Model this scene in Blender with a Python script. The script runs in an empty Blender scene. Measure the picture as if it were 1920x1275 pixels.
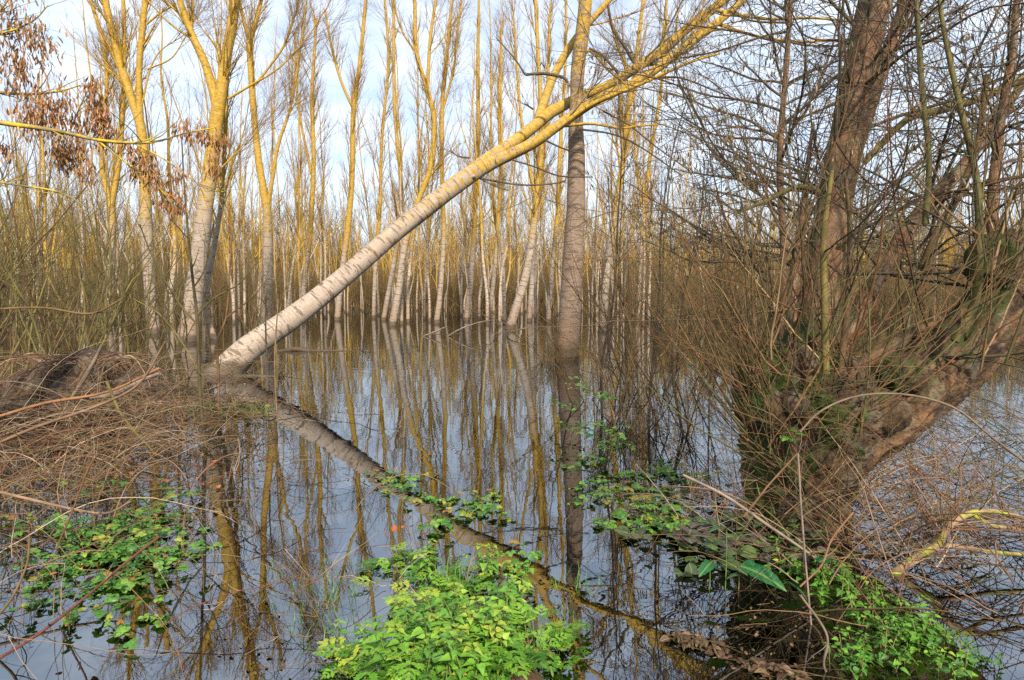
import bpy, math
import numpy as np
from mathutils import Vector

# ------------------------------------------------------------------ camera, sky, sun
F = 1200.0; CAMH = 1.2; HOR = 562.0
PITCH = math.atan((637.5 - HOR) / F)
scene = bpy.context.scene
cam_d = bpy.data.cameras.new('camera'); cam = bpy.data.objects.new('camera', cam_d)
scene.collection.objects.link(cam); scene.camera = cam
cam_d.sensor_width = 36.0; cam_d.lens = F / 1920 * 36.0
cam_d.clip_start = 0.05; cam_d.clip_end = 3000
cam.location = (0, 0, CAMH); cam.rotation_euler = (math.pi / 2 - PITCH, 0, 0)

SUN_EL = math.radians(36); SUN_AZ = math.radians(168)      # azimuth clockwise from +Y
w = bpy.data.worlds.new('World'); scene.world = w; w.use_nodes = True
nt = w.node_tree; nt.nodes.clear()
def N(nt, t, **k):
    n = nt.nodes.new(t)
    for a, b in k.items(): setattr(n, a, b)
    return n
out = N(nt, 'ShaderNodeOutputWorld'); bg = N(nt, 'ShaderNodeBackground')
sky = N(nt, 'ShaderNodeTexSky'); sky.sky_type = 'NISHITA'; sky.sun_disc = False
sky.sun_elevation = SUN_EL; sky.sun_rotation = SUN_AZ; sky.air_density = 1.0; sky.dust_density = 2.0
bg.inputs['Strength'].default_value = 0.13
tc = N(nt, 'ShaderNodeTexCoord'); mp = N(nt, 'ShaderNodeMapping'); mp.inputs['Scale'].default_value = (1, 1, 2.6)
no = N(nt, 'ShaderNodeTexNoise'); no.inputs['Scale'].default_value = 9; no.inputs['Detail'].default_value = 7; no.inputs['Roughness'].default_value = .6
rp = N(nt, 'ShaderNodeValToRGB'); rp.color_ramp.elements[0].position = .30; rp.color_ramp.elements[1].position = .68
rp.color_ramp.elements[0].color = (.35, .35, .35, 1); rp.color_ramp.elements[1].color = (.95, .95, .95, 1)
mx = N(nt, 'ShaderNodeMix', data_type='RGBA'); mx.inputs['B'].default_value = (5.1, 5.65, 6.4, 1)
L = nt.links.new
L(tc.outputs['Generated'], mp.inputs['Vector']); L(mp.outputs['Vector'], no.inputs['Vector']); L(no.outputs['Fac'], rp.inputs['Fac'])
L(rp.outputs['Color'], mx.inputs['Factor']); L(sky.outputs['Color'], mx.inputs['A']); L(mx.outputs['Result'], bg.inputs['Color'])
L(bg.outputs['Background'], out.inputs['Surface'])

sun_d = bpy.data.lights.new('sun', 'SUN'); sun = bpy.data.objects.new('sun', sun_d); scene.collection.objects.link(sun)
sun_d.energy = 5.0; sun_d.angle = math.radians(3.0); sun_d.color = (1.0, .87, .70)
to_sun = Vector((math.sin(SUN_AZ) * math.cos(SUN_EL), math.cos(SUN_AZ) * math.cos(SUN_EL), math.sin(SUN_EL)))
sun.rotation_euler = to_sun.to_track_quat('Z', 'Y').to_euler()
scene.view_settings.view_transform = 'Standard'; scene.view_settings.look = 'None'
scene.view_settings.exposure = 0.78; scene.view_settings.gamma = 1
scene.cycles.max_bounces = 5; scene.cycles.diffuse_bounces = 3; scene.cycles.glossy_bounces = 3
scene.cycles.transparent_max_bounces = 12; scene.cycles.transmission_bounces = 3
scene.cycles.caustics_reflective = False; scene.cycles.caustics_refractive = False
scene.cycles.use_denoising = False; scene.cycles.sample_clamp_indirect = 2.0; scene.cycles.sample_clamp_direct = 5.0

# ------------------------------------------------------------------ helpers
rng = np.random.default_rng(11)
COL = scene.collection
cp, sp = math.cos(PITCH), math.sin(PITCH)
def P3(px, py, d):
    """world point seen at photo pixel px,py at distance d (along +Y)"""
    x = (px - 960) / F; y = (637.5 - py) / F
    fy = cp + sp * y; fz = -sp + cp * y
    return np.array([x * d / fy, d, CAMH + fz * d / fy])
def GP(px, py):
    x = (px - 960) / F; y = (637.5 - py) / F
    fy = cp + sp * y; fz = -sp + cp * y
    s = -CAMH / fz
    return np.array([x * s, fy * s, 0.0])
def nrm(v): return v / (np.linalg.norm(v, axis=-1, keepdims=True) + 1e-12)
def crom(c, n):
    """Catmull-Rom through control rows c -> n samples"""
    c = np.asarray(c, float); m = len(c)
    e = np.vstack([2 * c[0] - c[1], c, 2 * c[-1] - c[-2]])
    t = np.linspace(0, m - 1 - 1e-9, n); i = t.astype(int); u = (t - i)[:, None]
    p0, p1, p2, p3 = e[i], e[i + 1], e[i + 2], e[i + 3]
    return .5 * (2 * p1 + (p2 - p0) * u + (2 * p0 - 5 * p1 + 4 * p2 - p3) * u ** 2 + (3 * p1 - p0 - 3 * p2 + p3) * u ** 3)

class Geo:
    def __init__(s): s.v = []; s.b = []; s.i = []; s.f = {}; s.n = 0
    def add(s, V, B, I, faces):
        for fa in faces:
            s.f.setdefault(fa.shape[1], []).append(fa + s.n)
        s.v.append(V); s.b.append(B); s.i.append(I); s.n += len(V)
    def tubes(s, P, R, sides=3, al0=0.0, rnd=None, cap=False, lump=0.0, ridge=0.0):
        P = np.asarray(P, float); R = np.asarray(R, float)
        if P.ndim == 2: P = P[None]; R = R[None]
        B, n, _ = P.shape
        if rnd is None: rnd = rng.random(B)
        T = nrm(np.gradient(P, axis=1))
        m = nrm(T.mean(1)); ref = np.zeros((B, 3)); ref[np.arange(B), np.abs(m).argmin(1)] = 1
        n1 = nrm(np.cross(T, ref[:, None, :])); n2 = np.cross(T, n1)
        a = np.arange(sides) * 2 * math.pi / sides
        ca, sa = np.cos(a), np.sin(a)
        seg = np.linalg.norm(np.diff(P, axis=1), axis=2)
        al = np.concatenate([np.zeros((B, 1)), np.cumsum(seg, 1)], 1) + np.broadcast_to(np.asarray(al0, float).reshape(-1, 1), (B, 1))
        RR = R[:, :, None] * np.ones(sides)
        if lump > 0:
            ph = rng.random((B, 1, 4)) * 6.28
            th = a[None, None, :]
            RR = RR * (1 + lump * (.5 * np.sin(2 * th + al[..., None] * 1.3 + ph[..., :1]) + .4 * np.sin(3 * th - al[..., None] * 2.1 + ph[..., 1:2])
                 + .35 * np.sin(al[..., None] * 5.1 + ph[..., 2:3] + th) + .4 * np.sin(5 * th + al[..., None] * 3 + ph[..., 3:4])) )
        if ridge > 0:
            th = a[None, None, :]; x_ = al[..., None]
            w1 = th + .22 * np.sin(x_ * 5.3) + .15 * np.sin(x_ * 11 + 2 * th)
            RR = RR * (1 + ridge * (np.abs(np.sin(7.5 * w1)) - .5 + .6 * np.abs(np.sin(17 * w1 + 1.5 * np.sin(x_ * 9))) + .35 * np.sin(x_ * 38 + 6 * th) + .5 * np.sin(x_ * 14 + 3 * th)) + ridge * .35 * rng.normal(size=RR.shape))
        V = P[:, :, None, :] + RR[..., None] * (ca[None, None, :, None] * n1[:, :, None, :] + sa[None, None, :, None] * n2[:, :, None, :])
        bk = np.stack([RR * ca, RR * sa, np.broadcast_to(al[..., None], RR.shape)], -1)
        inf = np.stack([RR, np.broadcast_to(rnd[:, None, None], RR.shape), np.broadcast_to(np.linspace(0, 1, n)[None, :, None], RR.shape)], -1)
        base = (np.arange(B)[:, None, None] * n + np.arange(n - 1)[None, :, None]) * sides
        k = np.arange(sides)[None, None, :]; k2 = (k + 1) % sides
        fa = np.stack([base + k, base + k2, base + sides + k2, base + sides + k], -1).reshape(-1, 4)
        faces = [fa]
        if cap:
            last = ((np.arange(B) * n + n - 1) * sides)[:, None] + np.arange(sides)[None]
            faces.append(last)
        s.add(V.reshape(-1, 3), bk.reshape(-1, 3), inf.reshape(-1, 3), faces)
    def stamp(s, tv, tf, pos, ax, ay, az, scale, rnd=None):
        """copy template (verts tv, faces list) at pos with axes ax, ay, az"""
        B = len(pos); m = len(tv)
        if rnd is None: rnd = rng.random(B)
        sc = np.broadcast_to(np.asarray(scale, float), (B,))
        V = pos[:, None, :] + sc[:, None, None] * (tv[None, :, 0:1] * ax[:, None] + tv[None, :, 1:2] * ay[:, None] + tv[None, :, 2:3] * az[:, None])
        bk = np.broadcast_to(tv[None], (B, m, 3)) * 1.0
        inf = np.stack([np.broadcast_to(tv[None, :, 0], (B, m)), np.broadcast_to(rnd[:, None], (B, m)), np.broadcast_to(tv[None, :, 1], (B, m))], -1)
        faces = [(np.arange(B)[:, None, None] * m + f[None]).reshape(-1, f.shape[1]) for f in tf]
        s.add(V.reshape(-1, 3), bk.reshape(-1, 3), inf.reshape(-1, 3), faces)
    def mesh(s, name, smooth=True, origin=None):
        me = bpy.data.meshes.new(name)
        V = np.concatenate(s.v)
        if origin is not None: V = V - np.asarray(origin)
        fs = [np.concatenate(a) for a in s.f.values()]
        loops = np.concatenate([f.ravel() for f in fs]).astype(np.int32)
        sizes = np.concatenate([np.full(len(f), f.shape[1]) for f in fs])
        starts = np.concatenate([[0], np.cumsum(sizes)[:-1]]).astype(np.int32)
        me.vertices.add(len(V)); me.vertices.foreach_set('co', V.astype(np.float32).ravel())
        me.loops.add(len(loops)); me.loops.foreach_set('vertex_index', loops)
        me.polygons.add(len(sizes)); me.polygons.foreach_set('loop_start', starts)
        me.update(calc_edges=True)
        if smooth: me.polygons.foreach_set('use_smooth', np.ones(len(sizes), bool))
        for nm, arr in (('bark', s.b), ('info', s.i)):
            at = me.attributes.new(nm, 'FLOAT_VECTOR', 'POINT'); at.data.foreach_set('vector', np.concatenate(arr).astype(np.float32).ravel())
        return me

def obj(name, geo, mat, parent=None, loc=None, smooth=True):
    """link one mesh object; geo in world space, parent (Empty) at loc"""
    o_ = None if (parent is None and loc is None) else (loc if loc is not None else np.array(parent.location))
    me = geo.mesh(name, smooth, o_); me.materials.append(mat)
    o = bpy.data.objects.new(name, me); COL.objects.link(o)
    if parent is not None: o.parent = parent
    elif loc is not None: o.location = tuple(loc)
    return o
def tag(o, label, cat, group=None, kind=None):
    o['label'] = label; o['category'] = cat
    if group: o['group'] = group
    if kind: o['kind'] = kind
    return o
def thing(name, label, cat, loc, group=None):
    o = bpy.data.objects.new(name, None); COL.objects.link(o); o.empty_display_size = .2
    o.location = tuple(float(c) for c in loc)
    return tag(o, label, cat, group)
def dup(root, loc, rotz, scale, label=None):
    r = root.copy(); COL.objects.link(r); r.location = loc; r.rotation_euler = (0, 0, rotz); r.scale = scale
    if label: r['label'] = label
    for ch in list(root.children):
        c = ch.copy(); COL.objects.link(c); c.parent = r
    return r

def grow(S, D, Ln, r0, n, wob=.15, up=.05, tip=.25):
    B = len(S); P = np.zeros((B, n, 3)); P[:, 0] = S; d = nrm(np.array(D, float))
    Ln = np.broadcast_to(np.asarray(Ln, float), (B,)); st = Ln / (n - 1)
    upv = np.zeros((B, 3)); upv[:, 2] = 1
    up = np.broadcast_to(np.asarray(up, float), (B,))[:, None]
    for i in range(n - 1):
        d = nrm(d + wob * rng.normal(size=(B, 3)) + up * upv)
        P[:, i + 1] = P[:, i] + d * st[:, None]
    R = np.broadcast_to(np.asarray(r0, float), (B,))[:, None] * np.linspace(1, tip, n)[None]
    return P, R
def spawn(P, R, al, cnt, t0, t1, ang, angs=.15):
    """cnt children on polylines: start, dir, parent radius, along, t"""
    B, n, _ = P.shape
    ln = np.linalg.norm(np.diff(P, axis=1), axis=2).sum(1)
    pi = rng.choice(B, cnt, p=ln / ln.sum())
    t = t0 + (t1 - t0) * rng.random(cnt)
    x = t * (n - 1); i = np.minimum(x.astype(int), n - 2); u = (x - i)
    S = P[pi, i] * (1 - u)[:, None] + P[pi, i + 1] * u[:, None]
    T = nrm(P[pi, i + 1] - P[pi, i]); r = R[pi, i] * (1 - u) + R[pi, i + 1] * u
    A = al[pi] + t * ln[pi]
    q = nrm(np.cross(T, rng.normal(size=(cnt, 3))))
    an = ang + angs * rng.normal(size=cnt)
    D = T * np.cos(an)[:, None] + q * np.sin(an)[:, None]
    return S, D, r, A, t, ln[pi]

# ------------------------------------------------------------------ materials
def newmat(name):
    m = bpy.data.materials.new(name); m.use_nodes = True
    t = m.node_tree; t.nodes.clear()
    o = N(t, 'ShaderNodeOutputMaterial'); b = N(t, 'ShaderNodeBsdfPrincipled')
    t.links.new(b.outputs[0], o.inputs['Surface'])
    b.inputs['Roughness'].default_value = .8; b.inputs['Specular IOR Level'].default_value = .25
    return m, t, b, o
def attr(t, nm):
    a = N(t, 'ShaderNodeAttribute'); a.attribute_name = nm; return a
def ramp(t, fac, stops, interp='LINEAR'):
    r = N(t, 'ShaderNodeValToRGB'); r.color_ramp.interpolation = interp
    e = r.color_ramp.elements
    while len(e) < len(stops): e.new(.5)
    for k, (p, c) in enumerate(stops):
        e[k].position = p
        e[k].color = (c, c, c, 1) if isinstance(c, (int, float)) else (*c, 1)
    t.links.new(fac, r.inputs['Fac']); return r.outputs['Color']
def noise(t, vec, scale, detail=4, rough=.55, vscale=None, dist=0):
    if vscale is not None:
        m = N(t, 'ShaderNodeMapping'); m.inputs['Scale'].default_value = vscale; t.links.new(vec, m.inputs['Vector']); vec = m.outputs[0]
    n = N(t, 'ShaderNodeTexNoise'); n.inputs['Scale'].default_value = scale; n.inputs['Detail'].default_value = detail
    n.inputs['Roughness'].default_value = rough; n.inputs['Distortion'].default_value = dist
    t.links.new(vec, n.inputs['Vector']); return n.outputs['Fac']
def mix(t, fac, a, b, mode='MIX'):
    m = N(t, 'ShaderNodeMix', data_type='RGBA'); m.blend_type = mode
    for k, v in (('Factor', fac), ('A', a), ('B', b)):
        s = m.inputs[k]
        if isinstance(v, (int, float)): s.default_value = v if k == 'Factor' else (v, v, v, 1)
        elif isinstance(v, tuple): s.default_value = (*v, 1)
        else: t.links.new(v, s)
    return m.outputs['Result']
def mth(t, op, a, b=0.0, c=None, clamp=False):
    m = N(t, 'ShaderNodeMath', operation=op); m.use_clamp = clamp
    for k, v in enumerate((a, b, c)):
        if v is None: continue
        if isinstance(v, (int, float)): m.inputs[k].default_value = v
        else: t.links.new(v, m.inputs[k])
    return m.outputs[0]
def bump(t, b, h, strength, dist):
    n = N(t, 'ShaderNodeBump'); n.inputs['Strength'].default_value = strength; n.inputs['Distance'].default_value = dist
    t.links.new(h, n.inputs['Height']); t.links.new(n.outputs[0], b.inputs['Normal'])

def poplar_mat(name, lo=2.6, hi=5.2, white=(.34, .305, .265), lich=(.43, .265, .014), var=0.):
    m, t, b, o = newmat(name)
    bk = attr(t, 'bark').outputs['Vector']; inf = attr(t, 'info')
    si = N(t, 'ShaderNodeSeparateXYZ'); t.links.new(inf.outputs['Vector'], si.inputs[0])
    sb = N(t, 'ShaderNodeSeparateXYZ'); t.links.new(bk, sb.inputs[0])
    rad, rnd, al = si.outputs[0], si.outputs[1], sb.outputs[2]
    big = noise(t, bk, 5, 4, .6, (1, 1, .9)); fine = noise(t, bk, 30, 3, .6, (1, 1, 2.5))
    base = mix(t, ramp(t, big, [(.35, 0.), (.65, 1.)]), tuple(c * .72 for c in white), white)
    base = mix(t, ramp(t, fine, [(.3, 1.), (.6, 0.)]), base, (.30, .215, .15))
    # horizontal cracks and lens-shaped scars
    cr = noise(t, bk, 3.6, 4, .6, (1, 1, 6), .5)
    crk = ramp(t, cr, [(.56, 0.), (.60, 1.)])
    base = mix(t, mth(t, 'MULTIPLY', crk, .8), base, (.085, .055, .035))
    base = mix(t, ramp(t, noise(t, bk, 60, 3, .7, (1, 1, .6)), [(.50, 0.), (.62, .45)]), base, (.16, .11, .075))
    # rough speckled foot of the stem
    low = ramp(t, mth(t, 'ADD', al, mth(t, 'MULTIPLY', big, -1.6)), [(.25, 1.), (.9, 0.)])
    base = mix(t, mth(t, 'MULTIPLY', mth(t, 'MULTIPLY', low, ramp(t, noise(t, bk, 45, 3), [(.42, 0.), (.55, 1.)])), .75), base, (.20, .12, .07))
    # lichen
    ln = noise(t, bk, 9, 6, .7, (1, 1, 1.5))
    h = mth(t, 'DIVIDE', mth(t, 'SUBTRACT', al, lo), hi - lo)
    oi = N(t, 'ShaderNodeObjectInfo'); h = mth(t, 'ADD', h, mth(t, 'MULTIPLY_ADD', oi.outputs['Random'], var, -var / 2))
    h = mth(t, 'MULTIPLY', mth(t, 'MAXIMUM', mth(t, 'MINIMUM', h, 1.0), -.25), .30)
    lf = ramp(t, mth(t, 'ADD', ln, h), [(.60, 0.), (.67, .95)])
    fl = ramp(t, noise(t, bk, 26, 4, .7, (1, 1, 2.2)), [(.38, .1), (.47, 1.)]); bigr = ramp(t, rad, [(.03, 0.), (.07, 1.)])
    lf = mth(t, 'MULTIPLY', lf, mth(t, 'MAXIMUM', fl, mth(t, 'SUBTRACT', 1.0, bigr)))
    lc = mix(t, ramp(t, noise(t, bk, 14, 3), [(.35, 0.), (.65, 1.)]), tuple(c * .6 for c in lich), lich)
    col = mix(t, lf, base, lc)
    gg = N(t, 'ShaderNodeNewGeometry'); sg = N(t, 'ShaderNodeSeparateXYZ'); t.links.new(gg.outputs['Position'], sg.inputs[0])
    wet = ramp(t, mth(t, 'ADD', sg.outputs[2], mth(t, 'MULTIPLY', big, -.25)), [(.02, .8), (.10, 0.)])
    col = mix(t, wet, col, (.06, .045, .03))
    thin = ramp(t, rad, [(.004, 1.), (.013, 0.)])
    tw = ramp(t, rnd, [(0., (.12, .06, .035)), (.4, (.20, .115, .04)), (.7, (.22, .14, .055)), (1., (.10, .06, .045))])
    col = mix(t, thin, col, tw)
    t.links.new(col, b.inputs['Base Color'])
    hh = mth(t, 'ADD', mth(t, 'MULTIPLY', crk, -.7), fine)
    bump(t, b, hh, .6, .012)
    return m
def stem_mat(name, stops, moss=None, crack=False):
    m, t, b, o = newmat(name)
    bk = attr(t, 'bark').outputs['Vector']; inf = attr(t, 'info')
    si = N(t, 'ShaderNodeSeparateXYZ'); t.links.new(inf.outputs['Vector'], si.inputs[0])
    col = ramp(t, si.outputs[1], stops)
    nz = noise(t, bk, 22, 3, .6, (1, 1, .35))
    col = mix(t, ramp(t, nz, [(.35, .55), (.65, 1.15)]), (.0, .0, .0), col)
    if moss:
        g = N(t, 'ShaderNodeNewGeometry')
        mf = ramp(t, noise(t, g.outputs['Position'], 9, 4, .65), [(moss[1], 0.), (moss[1] + .1, 1.)])
        col = mix(t, mf, col, moss[0])
    t.links.new(col, b.inputs['Base Color']); b.inputs['Roughness'].default_value = .7
    return m
def bark_mat(name, a, c, moss=None, mossx=None):
    """deeply fissured brown bark, moss patches on the shaded left side"""
    m, t, b, o = newmat(name)
    bk = attr(t, 'bark').outputs['Vector']; g = N(t, 'ShaderNodeNewGeometry')
    f1 = noise(t, bk, 16, 5, .65, (1, 1, .28), .6); f2 = noise(t, g.outputs['Position'], 7, 4, .6); f3 = noise(t, g.outputs['Position'], 60, 3, .6)
    col = mix(t, ramp(t, f1, [(.38, 0.), (.62, 1.)]), a, c)
    col = mix(t, ramp(t, f2, [(.5, 0.), (.66, .6)]), col, (.16, .15, .12))
    col = mix(t, ramp(t, f3, [(.56, 0.), (.66, .7)]), col, tuple(x * .4 for x in a))
    if moss:
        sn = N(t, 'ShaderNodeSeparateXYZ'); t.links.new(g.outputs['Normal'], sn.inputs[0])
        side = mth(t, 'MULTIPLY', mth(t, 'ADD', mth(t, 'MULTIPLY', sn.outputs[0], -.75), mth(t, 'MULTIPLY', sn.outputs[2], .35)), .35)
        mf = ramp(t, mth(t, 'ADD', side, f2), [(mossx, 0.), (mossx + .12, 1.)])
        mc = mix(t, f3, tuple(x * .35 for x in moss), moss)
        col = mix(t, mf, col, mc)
    t.links.new(col, b.inputs['Base Color'])
    bump(t, b, mth(t, 'ADD', f1, mth(t, 'MULTIPLY', f3, .35)), 1.0, .02)
    return m
def leaf_mat(name, stops, trans=.25, rough=.45, veins=False):
    m, t, b, o = newmat(name)
    inf = attr(t, 'info'); si = N(t, 'ShaderNodeSeparateXYZ'); t.links.new(inf.outputs['Vector'], si.inputs[0])
    col = ramp(t, si.outputs[1], stops)
    g = N(t, 'ShaderNodeNewGeometry')
    nz = noise(t, g.outputs['Position'], 70, 2)
    col = mix(t, ramp(t, nz, [(.3, .6), (.7, 1.2)]), (0., 0., 0.), col)
    mid = ramp(t, mth(t, 'ABSOLUTE', si.outputs[2]), [(.015, 1.), (.05, 0.)])
    col = mix(t, mth(t, 'MULTIPLY', mid, .5), col, (.20, .26, .08))
    if veins:
        bkv = attr(t, 'bark').outputs['Vector']
        v = N(t, 'ShaderNodeTexVoronoi', feature='DISTANCE_TO_EDGE'); v.inputs['Scale'].default_value = 7; t.links.new(bkv, v.inputs['Vector'])
        col = mix(t, ramp(t, v.outputs['Distance'], [(.01, .6), (.05, 0.)]), col, (.08, .20, .08))
    t.links.new(col, b.inputs['Base Color']); b.inputs['Roughness'].default_value = rough
    b.inputs['Specular IOR Level'].default_value = .4
    tr = N(t, 'ShaderNodeBsdfTranslucent'); t.links.new(mix(t, .35, col, (.30, .45, .02)), tr.inputs['Color'])
    ms = N(t, 'ShaderNodeMixShader'); ms.inputs[0].default_value = trans
    t.links.new(b.outputs[0], ms.inputs[1]); t.links.new(tr.outputs[0], ms.inputs[2]); t.links.new(ms.outputs[0], o.inputs['Surface'])
    return m

M = {}
M['poplar'] = poplar_mat('poplar bark', 3.6, 6.4)
M['poplar_lean'] = poplar_mat('leaning poplar bark', 5.2, 12.0)
M['poplar_far'] = poplar_mat('far poplar bark', 3.4, 7.0, white=(.47, .41, .34), var=1.6)
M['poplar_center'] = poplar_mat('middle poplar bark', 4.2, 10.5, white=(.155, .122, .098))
M['olive'] = stem_mat('olive stems', [(0., (.085, .06, .03)), (.3, (.08, .08, .025)), (.6, (.15, .12, .035)), (.8, (.13, .07, .035)), (1., (.05, .05, .022))])
M['redtwig'] = stem_mat('red and olive shoots', [(0., (.16, .05, .025)), (.25, (.08, .09, .03)), (.45, (.17, .09, .04)), (.7, (.05, .065, .03)), (.88, (.10, .05, .025)), (1., (.34, .24, .12))])
M['darktwig'] = stem_mat('dark twigs', [(0., (.05, .032, .024)), (.4, (.09, .065, .035)), (.7, (.065, .065, .04)), (1., (.16, .09, .045))])
M['scrub'] = stem_mat('dark scrub stems', [(0., (.09, .05, .025)), (.35, (.055, .038, .018)), (.6, (.14, .08, .035)), (.8, (.07, .065, .025)), (1., (.22, .13, .06))])
M['brown'] = stem_mat('brown undergrowth', [(0., (.15, .085, .035)), (.35, (.10, .07, .025)), (.7, (.22, .14, .055)), (1., (.085, .075, .03))])
M['straw'] = stem_mat('dead canes', [(0., (.24, .16, .10)), (.2, (.15, .07, .035)), (.4, (.18, .13, .05)), (.6, (.12, .045, .03)), (.78, (.22, .15, .09)), (.88, (.46, .35, .24)), (1., (.06, .042, .03))])
M['grey'] = stem_mat('grey dead wood', [(0., (.22, .17, .135)), (1., (.15, .11, .075))])
M['mossy'] = stem_mat('mossy branch', [(0., (.26, .17, .10)), (1., (.22, .15, .09))], moss=((.24, .25, .035), .53))
M['orangelog'] = stem_mat('orange sticks', [(0., (.24, .115, .05)), (1., (.20, .12, .065))])
M['ochrebranch'] = stem_mat('lichened branch', [(0., (.20, .16, .07)), (1., (.24, .18, .06))], moss=((.42, .30, .02), .47))
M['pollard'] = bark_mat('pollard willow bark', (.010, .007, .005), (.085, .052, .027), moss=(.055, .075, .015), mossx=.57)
M['bole'] = bark_mat('sunlit orange bole bark', (.025, .015, .010), (.15, .085, .042), moss=(.06, .08, .02), mossx=.62)  # lighter orange version of the pollard bark, sunlight on the bole put into the colour
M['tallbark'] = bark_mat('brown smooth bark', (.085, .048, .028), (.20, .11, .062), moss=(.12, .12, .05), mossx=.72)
M['mound'] = bark_mat('dark rotting mound', (.018, .011, .008), (.07, .042, .025))
M['keys'] = leaf_mat('brown seed keys', [(0., (.28, .09, .035)), (.5, (.38, .14, .065)), (1., (.17, .055, .03))], .15)
M['darkkeys'] = leaf_mat('dark seed keys', [(0., (.10, .045, .025)), (.5, (.15, .07, .04)), (1., (.05, .025, .02))], .1)
M['deadleaf'] = leaf_mat('dead leaves', [(0., (.09, .05, .025)), (.3, (.05, .028, .016)), (.6, (.12, .066, .035)), (.88, (.035, .02, .014)), (1., (.22, .12, .055))], .05, .5)
M['nettle'] = leaf_mat('nettle leaves', [(0., (.035, .13, .02)), (.5, (.10, .28, .03)), (.88, (.19, .40, .035)), (1., (.38, .36, .05))], .28, .5)
M['parsley'] = leaf_mat('cow parsley leaves', [(0., (.04, .14, .012)), (.5, (.11, .28, .02)), (.85, (.20, .39, .03)), (1., (.36, .36, .05))], .3, .5)
M['bramble'] = leaf_mat('bramble leaves', [(0., (.035, .09, .018)), (.5, (.06, .15, .025)), (.85, (.09, .19, .03)), (.93, (.13, .07, .06)), (1., (.30, .12, .03))], .15, .4)
M['bright'] = leaf_mat('young bramble leaves', [(0., (.025, .10, .02)), (.5, (.08, .23, .03)), (.85, (.15, .31, .04)), (.94, (.30, .28, .04)), (1., (.28, .10, .03))], .25, .45)
M['purple'] = leaf_mat('purple green bramble leaves', [(0., (.04, .07, .035)), (.4, (.05, .09, .03)), (.7, (.09, .06, .06)), (1., (.07, .12, .03))], .1, .4)
M['red'] = leaf_mat('red leaves', [(0., (.28, .055, .03)), (.5, (.34, .11, .045)), (1., (.16, .012, .025))], .15)
M['arum'] = leaf_mat('arum leaf', [(0., (.010, .075, .025)), (1., (.016, .10, .03))], .15, .3, True)
M['grass'] = leaf_mat('grass blades', [(0., (.06, .18, .02)), (1., (.16, .32, .04))], .25)
M['greenstem'] = stem_mat('green stems', [(0., (.10, .17, .04)), (.6, (.16, .22, .05)), (1., (.22, .14, .06))])

# ------------------------------------------------------------------ ground and water
def height(x, y):
    z = np.full_like(x, -.55)
    def hill(cx, cy, rx, ry, top, a=0.):
        nonlocal z
        dx, dy = x - cx, y - cy; c, s_ = math.cos(a), math.sin(a)
        u = (dx * c + dy * s_) / rx; v = (-dx * s_ + dy * c) / ry
        z = np.maximum(z, -.55 + (top + .55) * np.exp(-(u * u + v * v) ** 1.3 * .5))
    for h in HILLS: hill(*h)
    z += .02 * np.sin(x * 7.1 + 1.3 * np.sin(y * 5)) * np.cos(y * 6.3 + x) + .012 * np.sin(x * 19 + y * 5) * np.sin(y * 23)
    d = np.hypot(x, y); z = np.where(d > 130, z + np.minimum((d - 130) * .02, 1.4), z)
    return z
c0 = GP(880, 1230); c1 = GP(1500, 1150); c2 = GP(150, 1080); c3 = GP(230, 860); c4 = GP(1620, 1240); c5 = GP(140, 770); c6 = GP(430, 780); c7 = GP(850, 960); c8 = GP(1250, 900)
d1, d2, d3 = GP(1150, 1150), GP(1300, 1205), GP(1430, 1260)
HILLS = [(d1[0], d1[1], .22, .10, -.005, -.5), (d2[0], d2[1], .30, .13, .008, -.5), (d3[0], d3[1], .35, .16, .012, -.5), (c0[0], c0[1] - .1, .45, .55, .06), (c1[0] - .15, c1[1], .62, .5, -.03, .4), (c2[0], c2[1], .9, .5, -.06), (c3[0], c3[1], 1.4, 1.3, -.16),
         (c4[0], c4[1] - .2, .9, .5, -.02, -.3), (c5[0] - .3, c5[1] + .3, 1.5, .9, -.06), (c6[0], c6[1], 0.9, .7, -.12), (c7[0], c7[1], .5, .5, -.10), (c8[0], c8[1], .8, .9, -.12), (0, .6, 4.5, 1.7, -.13)]
xs = np.concatenate([-np.geomspace(900, 6.1, 26), np.linspace(-6, 6, 150), np.geomspace(6.1, 900, 26)])
ys = np.concatenate([-np.geomspace(300, 1.1, 12), np.linspace(-1, 12, 170), np.geomspace(12.2, 1500, 36)])
XX, YY = np.meshgrid(xs, ys); ZZ = height(XX, YY)
g = Geo(); V = np.stack([XX, YY, ZZ], -1).reshape(-1, 3); nx = len(xs)
ii = (np.arange(len(ys) - 1)[:, None] * nx + np.arange(nx - 1)[None]).ravel()
g.add(V, V * 0, V * 0, [np.stack([ii, ii + 1, ii + nx + 1, ii + nx], 1)])
m, t, b, o = newmat('mud and leaf litter'); ge = N(t, 'ShaderNodeNewGeometry')
vo = N(t, 'ShaderNodeTexVoronoi'); vo.inputs['Scale'].default_value = 26; t.links.new(ge.outputs['Position'], vo.inputs['Vector'])
sc_ = N(t, 'ShaderNodeSeparateColor'); t.links.new(vo.outputs['Color'], sc_.inputs[0])
lit = ramp(t, sc_.outputs[0], [(0., (.05, .03, .018)), (.4, (.10, .06, .03)), (.7, (.16, .10, .055)), (1., (.07, .045, .03))])
lit = mix(t, ramp(t, noise(t, ge.outputs['Position'], 3, 4), [(.4, 0.), (.6, .75)]), lit, (.045, .032, .02))
t.links.new(lit, b.inputs['Base Color']); bump(t, b, noise(t, ge.outputs['Position'], 40, 4), .6, .01)
M['ground'] = m
gr = obj('ground', g, m); gr['kind'] = 'structure'

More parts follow.
